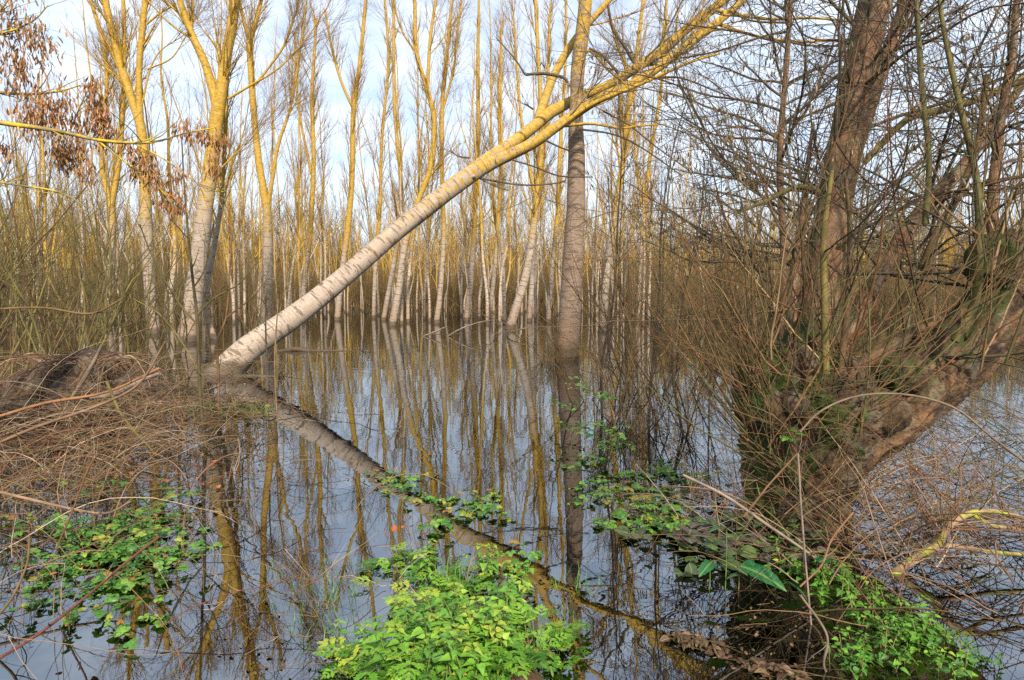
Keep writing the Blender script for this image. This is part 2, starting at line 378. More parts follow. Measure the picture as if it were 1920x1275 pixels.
m = bpy.data.materials.new('flood water'); m.use_nodes = True; t = m.node_tree; t.nodes.clear()
o = N(t, 'ShaderNodeOutputMaterial'); gl = N(t, 'ShaderNodeBsdfGlossy'); tr = N(t, 'ShaderNodeBsdfTransparent'); ms = N(t, 'ShaderNodeMixShader'); fr = N(t, 'ShaderNodeFresnel')
gl.inputs['Roughness'].default_value = .0; gl.inputs['Color'].default_value = (.90, .95, 1.0, 1); tr.inputs['Color'].default_value = (.50, .42, .30, 1); fr.inputs['IOR'].default_value = 3.5
ge = N(t, 'ShaderNodeNewGeometry'); pos = ge.outputs['Position']
r1 = noise(t, pos, 1.1, 2, .5, (1, 2.2, 1)); r2 = noise(t, pos, 9, 2, .5, (1, 1.6, 1)); r3 = noise(t, pos, 70, 2, .5)
patch = ramp(t, noise(t, pos, .35, 2), [(.42, .15), (.62, 1.)])
hh = mth(t, 'ADD', mth(t, 'MULTIPLY', mth(t, 'MULTIPLY', r1, patch), 1.0), mth(t, 'ADD', mth(t, 'MULTIPLY', r2, .03), mth(t, 'MULTIPLY', r3, .003)))
bp = N(t, 'ShaderNodeBump'); bp.inputs['Strength'].default_value = 1; bp.inputs['Distance'].default_value = .0038
t.links.new(hh, bp.inputs['Height']); t.links.new(bp.outputs[0], gl.inputs['Normal']); t.links.new(bp.outputs[0], fr.inputs['Normal'])
t.links.new(fr.outputs[0], ms.inputs[0]); t.links.new(tr.outputs[0], ms.inputs[1]); t.links.new(gl.outputs[0], ms.inputs[2]); t.links.new(ms.outputs[0], o.inputs['Surface'])
g = Geo(); V = np.array([[-900, -300, 0], [900, -300, 0], [900, 1500, 0], [-900, 1500, 0.]]); g.add(V, V, V, [np.array([[0, 1, 2, 3]])])
wt = obj('flood_water', g, m, smooth=False); wt['kind'] = 'structure'

# ------------------------------------------------------------------ poplars
def limb_from_px(rows, d, n=26):
    """rows (px, py, width px[, distance]) -> points, radii"""
    c = []
    for r in rows:
        dd = r[3] if len(r) > 3 else d
        c.append(np.append(P3(r[0], r[1], dd), r[2] * dd / F * .5))
    c = crom(c, n); return c[:, :3], np.maximum(c[:, 3], .004)
def extend(Pt, R, ztop, n=12, wob=.06):
    """carry a limb on above the frame to ztop, tapering"""
    z = Pt[-1, 2]
    if z > ztop - .5: return Pt, R
    dr = nrm(Pt[-1] - Pt[-3]); dr[2] = max(dr[2], .5); Ln = (ztop - z) / max(nrm(dr)[2], .4)
    P, RR = grow(Pt[-1:], dr[None], Ln, R[-1:], n, wob, .12, .08)
    return np.vstack([Pt, P[0, 1:]]), np.concatenate([R, RR[0, 1:]])
def crown(g, limbs, dens=1.0, tmin=.3, spread=.46, lmax=3.3, fine=2.6, tk=1., r_al0=None, lean=None):
    """side branches, branchlets and twigs on a list of (P, R, al0)"""
    lv = []
    for (Pt, R, a0) in limbs:
        n = 24; k = np.linspace(0, len(Pt) - 1, n); i = np.minimum(k.astype(int), len(Pt) - 2); u = (k - i)
        lv.append((Pt[i] * (1 - u)[:, None] + Pt[i + 1] * u[:, None], R[i] * (1 - u) + R[i + 1] * u, a0))
    P = np.stack([a[0] for a in lv]); R = np.stack([a[1] for a in lv]); A = np.array([a[2] for a in lv], float)
    tot = np.linalg.norm(np.diff(P, axis=1), axis=2).sum()
    c1 = int(tot * 3.4 * dens)
    S, D, r, al, tt, pl = spawn(P, R, A, c1, tmin, .98, spread, .14)
    Ln = np.clip(lmax * (1.2 - tt) * rng.uniform(.45, 1.25, c1), .5, None)
    P1, R1 = grow(S, D, Ln, np.clip(r * .42, .004, .035) * rng.uniform(.5, 1, c1) * tk, 10, .055, .05, .2)
    g.tubes(P1, R1, 5, al)
    c2 = int(c1 * 5)
    S, D, r, al2, tt, pl = spawn(P1, R1, al, c2, .15, 1, .42, .15)
    P2, R2 = grow(S, D, pl * rng.uniform(.3, .75, c2) * (1.2 - tt), np.clip(r * .6, .003, .012) * tk, 7, .07, .05, .35)
    g.tubes(P2, R2, 3, al2)
    if fine:
        c3 = int(c2 * fine)
        S, D, r, al3, tt, pl = spawn(P2, R2, al2, c3, .1, 1, .5, .2)
        P3_, R3 = grow(S, D, rng.uniform(.2, .8, c3), np.clip(r * .6, .0026, .0045) * tk, 4, .09, .04, .5)
        g.tubes(P3_, R3, 3, al3)

def hero_poplar(label, d, trunk, limbs=(), ztop=13, mat='poplar', dens=1.0, sides=12, tmin=.35, group=None, wk=.82, lump=.05):
    Pt, R = limb_from_px(trunk, d, 40); R = R * wk
    low = Pt[0].copy(); low[2] = -.5
    Pt = np.vstack([low, Pt]); R = np.concatenate([[R[0] * 1.12], R])
    base = P3(trunk[0][0], trunk[0][1], trunk[0][3] if len(trunk[0]) > 3 else d)
    root = thing('poplar_tree', label, 'tree', (base[0], base[1], 0), group)
    Pt, R = extend(Pt, R, ztop)
    gt = Geo(); gt.tubes(Pt, R, sides, 0, lump=lump)
    ll = [(Pt, R, 0.)]
    for rows in limbs:
        Pl, Rl = limb_from_px(rows, d, 20); Rl = Rl * wk
        Pl, Rl = extend(Pl, Rl, ztop - 1 - 2 * rng.random())
        k = np.argmin(np.linalg.norm(Pt - Pl[0], axis=1)); a0 = np.linalg.norm(np.diff(Pt[:k + 1], axis=0), axis=1).sum()
        gt.tubes(Pl, Rl, 8, a0, lump=lump * .6); ll.append((Pl, Rl, a0))
    gc = Geo(); crown(gc, ll, dens, tmin)
    obj('trunk', gt, M[mat], root); obj('crown', gc, M[mat], root)
    return root

# leaning tree
LD = 10.5
trunk = [(412, 710, 88, 10.4), (470, 650, 68, 10.7), (560, 588, 58, 11.2), (650, 515, 51, 11.7), (740, 437, 47, 12.2), (830, 366, 45, 12.7), (890, 322, 42, 12.9), (930, 302, 31, 13.0),
         (1000, 268, 27, 13.0), (1046, 236, 25, 13.0), (1121, 186, 23, 12.9), (1200, 150, 20, 12.9), (1280, 92, 19, 13.0), (1347, 40, 17, 13.2), (1393, 0, 14, 13.4), (1450, -60, 12, 13.6), (1560, -180, 9, 14)]
root = thing('leaning_poplar', 'thick pale poplar trunk leaning far over to the right across the whole grove', 'tree', (P3(412, 710, 10.4)[0], 10.4, 0))
Pt, R = limb_from_px(trunk, LD, 80); R = R * np.interp(np.linspace(0, 1, 80), [0, .3, 1], [.70, .72, .85])
lp = Pt[0] - (Pt[6] - Pt[0]) * 2.5
Pt = np.vstack([lp, Pt]); R = np.concatenate([[R[0] * 1.25], R])
gt = Geo(); gt.tubes(Pt, R, 24, 0, lump=.035)
lims = [(Pt, R, 0.)]
for rows in ([(872, 332, 30, 13.0), (905, 303, 26, 13.1), (955, 272, 26, 13.4), (1000, 238, 25, 13.7), (1030, 212, 26, 14.0), (1062, 195, 23, 14.3), (1100, 176, 21, 14.5), (1145, 158, 20, 14.5), (1200, 122, 21, 14.3), (1240, 98, 22, 14.2), (1290, 52, 20, 14.1), (1343, 12, 17, 14.1), (1420, -50, 12, 14.2), (1520, -150, 8, 14.4)],
             [(1008, 228, 22, 14.0), (1022, 185, 19, 14.3), (1045, 128, 17, 14.5), (1078, 75, 16, 14.6), (1105, 42, 14, 14.6), (1142, 0, 12, 14.6), (1180, -60, 9, 14.6)],
             [(1345, 20, 8, 13.6), (1400, 30, 7, 13.3), (1450, 36, 6, 13), (1530, 34, 5, 12.6), (1640, 45, 3, 12.4)],
             [(1347, 45, 8, 13.3), (1375, 55, 7, 13.3), (1430, 70, 6, 13), (1500, 78, 5, 12.6), (1570, 76, 3, 12.4)],
             [(1060, 236, 7, 12.8), (1110, 232, 6, 12.6), (1160, 240, 5, 12.4), (1200, 236, 4, 12.3), (1250, 232, 2.5, 12.2)],
             [(1046, 240, 9, 12.7), (1110, 195, 9, 12.6), (1200, 158, 8, 12.5), (1290, 118, 6, 12.4), (1350, 100, 4, 12.4)]):
    Pl, Rl = limb_from_px(rows, 13, 26); Rl = Rl * .85; k = np.argmin(np.linalg.norm(Pt - Pl[0], axis=1)); a0 = np.linalg.norm(np.diff(Pt[:k + 1], axis=0), axis=1).sum()
    gt.tubes(Pl, Rl, 12, a0, lump=.03); lims.append((Pl, Rl, a0))
obj('trunk', gt, M['poplar_lean'], root)
for i_, sd in ((14, .9), (30, -.6), (38, .5), (47, 1.2)):
    c_ = Pt[i_]; T_ = nrm(Pt[i_ + 1] - Pt[i_ - 1]); q_ = nrm(np.cross(T_, [0, 1, 0])) * sd + np.array([0, -.8, 0]); q_ = nrm(q_)
    gk_ = Geo(); gk_.tubes(np.stack([c_ + q_ * R[i_] * .8, c_ + q_ * R[i_] * 1.06, c_ + q_ * R[i_] * 1.16]), R[i_] * np.array([.34, .26, .12]), 10, 3., cap=True, lump=.2); obj('knot', gk_, M['poplar_lean'], root)
gb = Geo()
def pxtwig(g, rows, d, sides=5, n=16, side=6, sl=.35, al=2.):
    Pl, Rl = limb_from_px(rows, d, n); Rl = np.maximum(Rl, .0025); g.tubes(Pl, Rl, sides, al)
    if side:
        S, D, r, a_, tt, pl = spawn(Pl[None], Rl[None], np.array([al]), side, .25, 1, .7, .25)
        p, r_ = grow(S, D, rng.uniform(.4, 1.2, side) * sl, np.clip(r * .6, .0016, .006), 6, .12, .03, .3); g.tubes(p, r_, 3, a_)
gd = Geo()
for rows in ([(893, 332, 5), (920, 338, 4), (980, 347, 3.5), (1040, 344, 3), (1060, 338, 2)], [(1085, 242, 4), (1150, 252, 3.5), (1200, 275, 3), (1280, 330, 2)],
             [(1020, 262, 4), (1060, 280, 3), (1095, 288, 2)], [(880, 296, 4), (860, 293, 3), (845, 283, 2)], [(1130, 208, 3.5), (1180, 235, 3), (1230, 275, 2.6), (1290, 318, 2)],
             [(1205, 150, 4), (1270, 145, 3.5), (1340, 170, 3), (1390, 190, 2)], [(1210, 110, 4), (1240, 78, 3.5), (1270, 20, 3), (1290, -20, 2)], [(1000, 205, 4), (985, 195, 2.5)],
             [(1160, 138, 6), (1130, 105, 5), (1105, 90, 4)], [(985, 140, 5), (1020, 138, 6), (1055, 145, 6), (1065, 155, 5)], [(985, 140, 4), (965, 110, 3), (930, 70, 2)],
             [(900, 335, 3), (930, 350, 2), (955, 358, 1.5)], [(1190, 120, 6, 14.3), (1170, 85, 6, 14.3), (1150, 55, 5, 14.3), (1140, 10, 4, 14.3)], [(1230, 90, 4, 14.3), (1290, 45, 3, 14.3), (1340, -10, 2, 14.3)],
             [(960, 300, 3), (1000, 312, 3), (1050, 330, 3), (1110, 332, 2)]):
    gd = Geo(); pxtwig(gd, rows, 12.9, 5, 18, 7, .5); obj('dead_branch', gd, M['darktwig'], root)
gc = Geo(); crown(gc, [(p[len(p) * 5 // 10:], r[len(p) * 5 // 10:], a + 6) for p, r, a in lims[:4]], .8, .15, .6, 1.6)
obj('crown', gc, M['poplar_lean'], root)

# upright poplars shaped one by one
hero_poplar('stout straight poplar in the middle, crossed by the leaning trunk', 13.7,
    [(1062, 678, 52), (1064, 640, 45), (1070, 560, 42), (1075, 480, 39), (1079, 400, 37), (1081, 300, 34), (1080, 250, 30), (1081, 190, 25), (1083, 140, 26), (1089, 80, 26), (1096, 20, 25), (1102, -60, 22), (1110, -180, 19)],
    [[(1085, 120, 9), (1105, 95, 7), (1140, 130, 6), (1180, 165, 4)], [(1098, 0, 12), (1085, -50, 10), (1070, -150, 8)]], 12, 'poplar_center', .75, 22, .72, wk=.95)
hero_poplar('big white poplar on the left that splits into two thick yellow limbs', 18.5,
    [(352, 642, 48), (358, 600, 42), (368, 520, 38), (377, 450, 37), (390, 350, 33), (400, 270, 30), (408, 215, 29), (418, 150, 24), (425, 100, 23), (436, 40, 22), (442, -20, 20), (450, -120, 16)],
    [[(408, 205, 24), (397, 160, 21), (383, 115, 18), (362, 70, 17), (345, 25, 15), (332, -20, 13), (315, -110, 10)], [(428, 185, 6), (470, 160, 5), (520, 130, 4), (560, 90, 3)],
     [(358, 72, 5), (320, 45, 4), (285, 10, 3)], [(410, 320, 4), (440, 290, 3), (470, 262, 2)]], 13, dens=1.0, sides=16, tmin=.45)
hero_poplar('tall poplar left of the big white one, its yellow stem forking high up', 22.8,
    [(288, 622, 28), (280, 520, 26), (275, 430, 25), (271, 340, 22), (266, 250, 21), (250, 195, 18), (232, 140, 17), (215, 80, 16), (203, 30, 15), (195, -20, 13)],
    [[(264, 235, 15), (261, 170, 13), (262, 110, 13), (268, 50, 13), (273, -10, 11)], [(275, 45, 5), (300, 25, 4), (330, 8, 3)], [(262, 215, 4), (290, 110, 3), (345, 65, 2)],
     [(276, 130, 4), (320, 110, 3), (345, 75, 2)], [(225, 125, 5), (190, 60, 5), (170, 0, 4)]], 14, sides=12, tmin=.45)
hero_poplar('tall yellow poplar forking low, right of the big white one', 27,
    [(500, 616, 26), (500, 540, 24), (503, 460, 22), (501, 400, 20), (496, 370, 17), (483, 285, 15), (475, 200, 14), (470, 120, 14), (468, 80, 13), (480, 40, 10), (492, -10, 8)],
    [[(502, 385, 10), (512, 330, 8), (522, 270, 8), (545, 200, 6), (562, 100, 5), (575, 0, 4)], [(478, 160, 6), (505, 125, 5), (535, 80, 5), (562, 0, 4)], [(469, 85, 9), (458, 40, 8), (448, 0, 7)]], 15, sides=12, tmin=.5)
hero_poplar('yellow poplar at the left whose stem divides at half height', 28,
    [(202, 612, 18), (208, 520, 17), (210, 420, 16), (206, 375, 13), (192, 320, 10), (190, 240, 10), (200, 170, 9), (196, 90, 8), (170, 0, 7)],
    [[(210, 385, 12), (222, 310, 12), (228, 230, 12), (232, 160, 10), (233, 60, 9), (230, -20, 8)]], 14)
hero_poplar('thin white stem bowing up just right of the big white poplar', 19.5, [(402, 636, 15), (386, 585, 14), (390, 525, 13), (400, 470, 12), (412, 400, 10), (420, 300, 9), (424, 200, 8), (430, 60, 6)], [], 12)
hero_poplar('slim yellow poplar with a fork near the top, left of centre', 38,
    [(632, 600, 14), (640, 520, 13), (652, 430, 13), (660, 333, 12), (663, 200, 11), (673, 133, 9), (683, 33, 8), (690, -40, 7)], [[(663, 205, 7), (640, 153, 6), (622, 90, 5), (610, 20, 4)]], 19)
hero_poplar('poplar with a kinked S-shaped stem, one foot beside a second pale one', 30,
    [(735, 612, 18), (748, 540, 16), (757, 470, 15), (775, 400, 13), (795, 350, 12), (810, 300, 12), (814, 225, 12), (800, 165, 10), (781, 100, 9), (778, 20, 8), (776, -50, 7)], [[(802, 165, 8), (806, 80, 7), (817, 0, 6)], [(781, 100, 4), (755, 60, 4), (735, 0, 3)]], 16)
hero_poplar('pale poplar leaning slightly, left neighbour of the kinked one', 38, [(719, 599, 12), (730, 540, 11), (741, 480, 11), (748, 430, 10), (752, 350, 9), (740, 200, 8), (738, 0, 6)], [], 19)
hero_poplar('straight white-footed poplar just left of the middle', 33, [(818, 607, 13), (826, 540, 12), (832, 440, 11), (829, 340, 10), (829, 200, 9), (838, 100, 8), (848, 0, 6)], [[(829, 210, 6), (850, 130, 5), (865, 0, 4)]], 17)
hero_poplar('poplar with a white foot and thin upright crown at the middle of the grove', 37, [(875, 601, 14), (883, 520, 13), (889, 440, 12), (893, 340, 10), (897, 250, 9), (896, 120, 8), (898, 0, 5)], [], 18)
hero_poplar('narrow poplar second left from the strongly tilted white one', 40, [(916, 598, 10), (926, 520, 10), (933, 430, 9), (938, 330, 8), (936, 200, 7), (940, 60, 5)], [], 18)
hero_poplar('white poplar tilted to the right with its foot plain in open water', 26.5, [(955, 616, 22), (970, 570, 20), (985, 520, 18), (996, 460, 17), (1004, 390, 15), (1012, 320, 13), (1016, 240, 11), (1010, 120, 9), (1004, 0, 7)], [[(1006, 380, 8), (990, 300, 7), (975, 200, 6), (965, 60, 5)]], 15, sides=12)
hero_poplar('thin pale poplar behind the tilted white one', 36, [(992, 600, 12), (998, 520, 12), (1002, 430, 11), (1014, 330, 10), (1025, 200, 8), (1030, 60, 6)], [], 18)
hero_poplar('pale poplar close right of the stout middle trunk', 25, [(1128, 640, 20), (1134, 560, 17), (1142, 470, 15), (1158, 370, 14), (1172, 280, 13), (1176, 220, 12), (1190, 130, 9), (1206, 0, 7)], [[(1173, 270, 9), (1164, 180, 8), (1175, 130, 6), (1155, 80, 5), (1140, 20, 4)], [(1176, 220, 5), (1200, 130, 5), (1180, 100, 4)]], 15)
hero_poplar('thin yellow poplar left of the stout middle trunk', 34, [(1028, 604, 11), (1036, 500, 10), (1045, 400, 9), (1050, 280, 8), (1060, 120, 6), (1062, 0, 5)], [], 16)
hero_poplar('slender pale poplar between the forked yellow one and the leaning trunk', 38, [(566, 600, 12), (572, 520, 11), (582, 430, 11), (588, 300, 10), (585, 180, 8), (592, 60, 6)], [[(585, 330, 6), (560, 200, 5), (552, 60, 4)]], 18)
hero_poplar('leggy yellow poplar behind the gap left of centre', 42, [(700, 597, 9), (704, 500, 9), (712, 400, 8), (716, 260, 7), (728, 120, 6), (722, 0, 5)], [], 20)
hero_poplar('thin poplar with a two-stemmed top right of the stout middle trunk', 34, [(1195, 604, 11), (1200, 520, 10), (1206, 420, 9), (1218, 300, 8), (1240, 160, 7), (1250, 0, 5)], [[(1207, 400, 6), (1192, 300, 5), (1188, 160, 4)]], 15)

# repeated poplars further back: prototypes then copies
def far_proto(k, ht):
    a = rng.uniform(0, 6.28); lean = rng.normal(0, .05, 2)
    n = 9; c = np.zeros((n, 4)); c[:, 2] = np.linspace(-.5, ht, n)
    c[:, 0] = lean[0] * c[:, 2] + np.cumsum(rng.normal(0, .10, n)); c[:, 1] = lean[1] * c[:, 2] + np.cumsum(rng.normal(0, .10, n)); c[0, :2] = c[1, :2] = 0
    c[:, 3] = rng.uniform(.065, .115) * (1 - np.linspace(0, .93, n)) ** .8
    t = crom(c, 30); Pt, R = t[:, :3], np.maximum(t[:, 3], .01)
    gt = Geo(); gt.tubes(Pt, R, 8, 0, lump=.04); ll = [(Pt, R, 0.)]
    for q in range(rng.integers(1, 4)):
        i = int(30 * rng.uniform(.25, .6)); dr = np.array([rng.normal(0, .32), rng.normal(0, .32), 1])
        Pl, Rl = grow(Pt[i:i + 1], dr[None], (ht - Pt[i, 2]) * rng.uniform(.6, .95), R[i:i + 1] * .62, 16, .06, .05, .12)
        gt.tubes(Pl[0], Rl[0], 6, Pt[i, 2], lump=.02); ll.append((Pl[0], Rl[0], Pt[i, 2]))
    root = thing('poplar_tree', 'slender yellow-barked poplar standing in flood water in the ranks behind the near trees', 'tree', (0, 0, 0), 'poplars ranked through the flooded grove')
    gc = Geo(); crown(gc, ll, .27, .25, .42, 3.2, 2.6, 1.2)
    obj('trunk', gt, M['poplar_far'], root); obj('crown', gc, M['poplar_far'], root)
    return root
protos = [far_proto(k, rng.uniform(12, 16)) for k in range(9)]
spots = []
tries = 0
while len(spots) < 285 and tries < 20000:
    tries += 1
    d = 28 + 62 * rng.random() ** 1.0; px = rng.uniform(-150, 2050)
    if px > 1250 and rng.random() < .6: continue
    if 1250 < px and d < 50: continue
    if 1000 < px and d < 30: continue
    x = (px - 960) / F * d
    if all((x - a) ** 2 + (d - b_) ** 2 > 1.3 ** 2 for a, b_ in spots): spots.append((x, d))
for k, (x, d) in enumerate(spots):
    r_ = protos[k % 9]; s = rng.uniform(.8, 1.15); rz = rng.uniform(0, 6.28); sc3 = (s * rng.uniform(.8, 1.1),) * 2 + (s,)
    if k < 9: r_.location = (x, d, 0); r_.rotation_euler = (0, 0, rz); r_.scale = sc3
    else: dup(r_, (x, d, 0), rz, sc3)

g = Geo(); nn = 420; ang = rng.uniform(-.80, .62, nn); dist = rng.uniform(88, 112, nn)
S = np.stack([np.sin(ang) * dist, np.cos(ang) * dist, np.full(nn, -.4)], 1)
P, R = grow(S, np.stack([rng.normal(0, .06, nn), rng.normal(0, .06, nn), np.ones(nn)], 1), rng.uniform(11, 17, nn), rng.uniform(.07, .12, nn), 12, .035, .03, .1); g.tubes(P, R, 6)
S, D, r, al, tt, pl = spawn(P, R, np.zeros(nn), nn * 16, .25, 1, .4, .12)
P, R = grow(S, D, rng.uniform(1, 3.5, nn * 16), np.clip(r * .4, .014, .03), 6, .06, .04, .3); g.tubes(P, R, 3, al)
tag(obj('distant_poplars', g, M['poplar_far']), 'farthest ranks of pale yellow poplars merging at the back of the flooded grove', 'wood', kind='stuff')

# ------------------------------------------------------------------ shrubs and undergrowth
def shrub_geo(g, cx, cy, ns, ht, spread, r0, lev=(4, 3), foot=.25, wob=.08, up=.05, z0=-.3, dirx=0., lens=(.6, 1.1), tw=.45):
    S = np.stack([cx + rng.normal(0, foot, ns), cy + rng.normal(0, foot, ns), np.full(ns, z0)], 1)
    D = np.stack([rng.normal(0, spread, ns) + dirx, rng.normal(0, spread, ns), np.ones(ns)], 1)
    P, R = grow(S, D, ht * rng.uniform(*lens, ns), r0 * rng.uniform(.5, 1, ns), 12, wob, up, .25); g.tubes(P, R, 6)
    A = np.zeros(ns); c1 = int(ns * lev[0])
    S, D, r, al, tt, pl = spawn(P, R, A, c1, .2, .98, .6, .2)
    P1, R1 = grow(S, D, pl * rng.uniform(.2, .5, c1) * (1.2 - tt), np.clip(r * .55, .002, .02), 7, .12, up, .3); g.tubes(P1, R1, 4, al)
    if lev[1]:
        c2 = int(c1 * lev[1])
        S, D, r, al, tt, pl = spawn(P1, R1, al, c2, .1, 1, .7, .25)
        P2, R2 = grow(S, D, tw * rng.uniform(.3, 1.1, c2), np.clip(r * .6, .0014, .006), 5, .14, up, .4); g.tubes(P2, R2, 3, al)
        return P, R, P1, R1
    return P, R, P1, R1
# far brown undergrowth behind the poplars
def shrub_thing(name, label, cat, cx, cy, mat, group=None, **k):
    root = thing(name, label, cat, (cx, cy, 0), group)
    g = Geo(); shrub_geo(g, cx, cy, **k); obj('stems', g, M[mat], root); return root
bp_ = []
for k in range(4):
    root = thing('undergrowth_shrub', 'leafless brown shrub in the flooded undergrowth band below the far poplars', 'shrub', (0, 0, 0), 'brown shrubs along the far undergrowth')
    g = Geo(); shrub_geo(g, 0, 0, 34, 4.6, .26, .024, (9, 7), 1.2, tw=.9); obj('stems', g, M['brown'], root); bp_.append(root)
k = 0
for row, (d0, n_) in enumerate(((48, 40), (60, 60), (76, 84), (92, 100))):
    for j in range(n_):
        px = -200 + 2320 * (j + rng.random()) / n_; d = d0 + rng.normal(0, 3)
        if row < 2 and 480 < px < 1180: continue
        x = (px - 960) / F * d; s = rng.uniform(.7, 1.3) * (1.0 if row < 2 else 1.25)
        if k < 4: o_ = bp_[k]; o_.location = (x, d, 0); o_.scale = (s, s, s)
        else: dup(bp_[k % 4], (x, d, 0), rng.uniform(0, 6.28), (s * 1.15, s * 1.15, s))
        k += 1
# the wood beyond: one mass nobody could count
g = Geo(); nn = 7500
ang = rng.uniform(-.85, .85, nn); dist = rng.uniform(105, 150, nn)
S = np.stack([np.sin(ang) * dist, np.cos(ang) * dist, np.full(nn, -.3)], 1)
P, R = grow(S, np.stack([rng.normal(0, .16, nn), rng.normal(0, .1, nn), np.ones(nn)], 1), rng.gamma(5, 1.7, nn) + 1.5, .07, 7, .06, .03, .2); g.tubes(P, R, 3)
S, D, r, al, tt, pl = spawn(P, R, np.zeros(nn), nn * 22, .15, 1, .6, .2)
P, R = grow(S, D, rng.uniform(.8, 2.6, nn * 22), .024, 4, .12, .08, .4); g.tubes(P, R, 3, al)
o_ = tag(obj('distant_wood', g, M['brown']), 'brown leafless wood closing the far side of the flood', 'wood', kind='stuff')

# left thicket of olive stems
for k, (px, d, ns, ht, lab, dx) in enumerate((
    (20, 11, 13, 4.6, 'olive-stemmed thicket shrub cut by the left edge of the photo', .05), (95, 13.5, 14, 4.8, 'tall olive thicket shrub behind the dark mound', .08),
    (160, 10.5, 9, 3.9, 'olive shrub with wiry stems rising right of the dark mound', .12), (215, 15, 12, 4.6, 'tangled olive shrub below the forked yellow poplar', 0.),
    (260, 12.5, 9, 3.4, 'low wiry shrub in front of the tall forking poplar', -.1), (-90, 9, 14, 4.6, 'olive shrub leaning in from beyond the left edge', .25),
    (330, 14, 9, 3.1, 'thin brown shrub at the foot of the big white poplar', .0), (455, 15, 8, 2.8, 'sparse brown shrub behind the leaning trunk foot', .1),
    (60, 18, 15, 5.5, 'far olive shrub rising highest in the left thicket', 0.), (130, 8.6, 8, 2.8, 'short olive shrub growing out of the brush pile edge', .15))):
    x = (px - 960) / F * d
    shrub_thing('thicket_shrub', lab, 'shrub', x, d, 'olive', 'olive thicket on the left', ns=int(ns * 1.2), ht=ht, spread=.24, r0=.024, lev=(6, 4), foot=.35, wob=.10, up=.03, dirx=dx)
# small shrubs in the water, centre right
for px, d, ns, ht, lab, dx in (
    (1150, 7.5, 9, 2.1, 'bare twiggy shrub right of the stout middle trunk', -.05), (1225, 8.5, 10, 2.7, 'bare brown shrub between middle trunk and open water', .05),
    (1345, 12, 7, 1.8, 'low bare shrub at the edge of the right-hand open water', .0), (1040, 12.2, 12, 1.0, 'low tangle of dead stems around the stout middle trunk', -.1),
    (1265, 5.8, 9, 1.5, 'fine-twigged shrub standing above the dark bramble patch', -.1), (1200, 13, 14, 3.6, 'tall thin shrub behind the pale poplar on the right', .1), (1290, 16, 14, 4.2, 'tall brown bush in the background right of the grove', 0.)):
    x = (px - 960) / F * d
    shrub_thing('water_shrub', lab, 'shrub', x, d, 'brown' if d > 12 else 'scrub', 'bare shrubs standing in the water', ns=int(ns * 1.3), ht=ht * 1.1, spread=.3, r0=.012, lev=(8, 5.5), foot=.22, wob=.12, up=.03, dirx=dx, tw=.35)

# saplings near the leaning trunk foot
root = thing('sapling', 'thin bare sapling with brown-green stem in front of the leaning trunk foot', 'sapling', P3(392, 850, 5.2) * (1, 1, 0))
g = Geo()
for rows in ([(400, 905, 8), (388, 850, 8), (377, 760, 7.5), (373, 690, 7), (370, 600, 6.5), (362, 530, 5.5), (352, 430, 4.5), (345, 340, 3.5), (340, 250, 2)],
             [(371, 610, 4), (330, 560, 3.5), (285, 480, 3), (262, 420, 2)], [(370, 590, 3.5), (400, 560, 3), (450, 530, 2.5), (490, 480, 1.5)],
             [(363, 540, 3), (385, 500, 2.5), (400, 420, 2)], [(375, 700, 3), (340, 640, 2.6), (300, 590, 2.2), (250, 560, 1.5)]):
    pxtwig(g, rows, 5.2, 6, 20, 8, .22)
obj('stems', g, M['olive'], root)
root = thing('sapling', 'slim orange-brown sapling rising beside the leaning trunk foot', 'sapling', P3(412, 850, 6) * (1, 1, 0))
g = Geo()
for rows in ([(430, 880, 5), (412, 800, 5), (410, 710, 4.5), (408, 640, 4.5), (425, 590, 4), (432, 480, 3), (440, 400, 2)], [(425, 595, 3), (470, 560, 2.5), (500, 525, 1.5)], [(500, 680, 3), (498, 600, 3), (500, 540, 2)], [(520, 790, 3), (515, 680, 3), (522, 560, 2)]):
    pxtwig(g, rows, 6, 5, 18, 7, .22)
obj('stems', g, M['redtwig'], root)

for rows, d, lab in (([(1130, 800, 5), (1128, 690, 5), (1150, 560, 4), (1158, 420, 3.5), (1165, 300, 2.5), (1160, 200, 2)], 6.6, 'thin wavy sapling nearest the right side of the stout middle trunk'),
                     ([(1165, 760, 4), (1185, 640, 4), (1160, 540, 3.5), (1145, 430, 2.5), (1140, 330, 2)], 6.2, 'crooked dark sapling curving left, right of the middle trunk'),
                     ([(1215, 830, 5), (1222, 700, 5), (1236, 560, 4.5), (1240, 420, 3.5), (1262, 280, 2.5), (1290, 180, 2)], 6.0, 'thin straight sapling rising out of the dark bramble patch'),
                     ([(1290, 860, 5), (1262, 700, 4.5), (1275, 560, 4), (1310, 430, 3), (1322, 300, 2.2)], 5.6, 'dark sapling between bramble patch and pollard willow')):
    b0 = GP(rows[0][0], rows[0][1]); root = thing('sapling', lab, 'sapling', (P3(rows[0][0], rows[0][1], d)[0], d, 0)); g = Geo(); pxtwig(g, rows, d, 6, 26, 16, .6); pxtwig(g, [(a + 6, b_, w_ * .6) for a, b_, w_ in rows[1:]], d + .1, 5, 20, 14, .5); obj('stems', g, M['darktwig'], root)
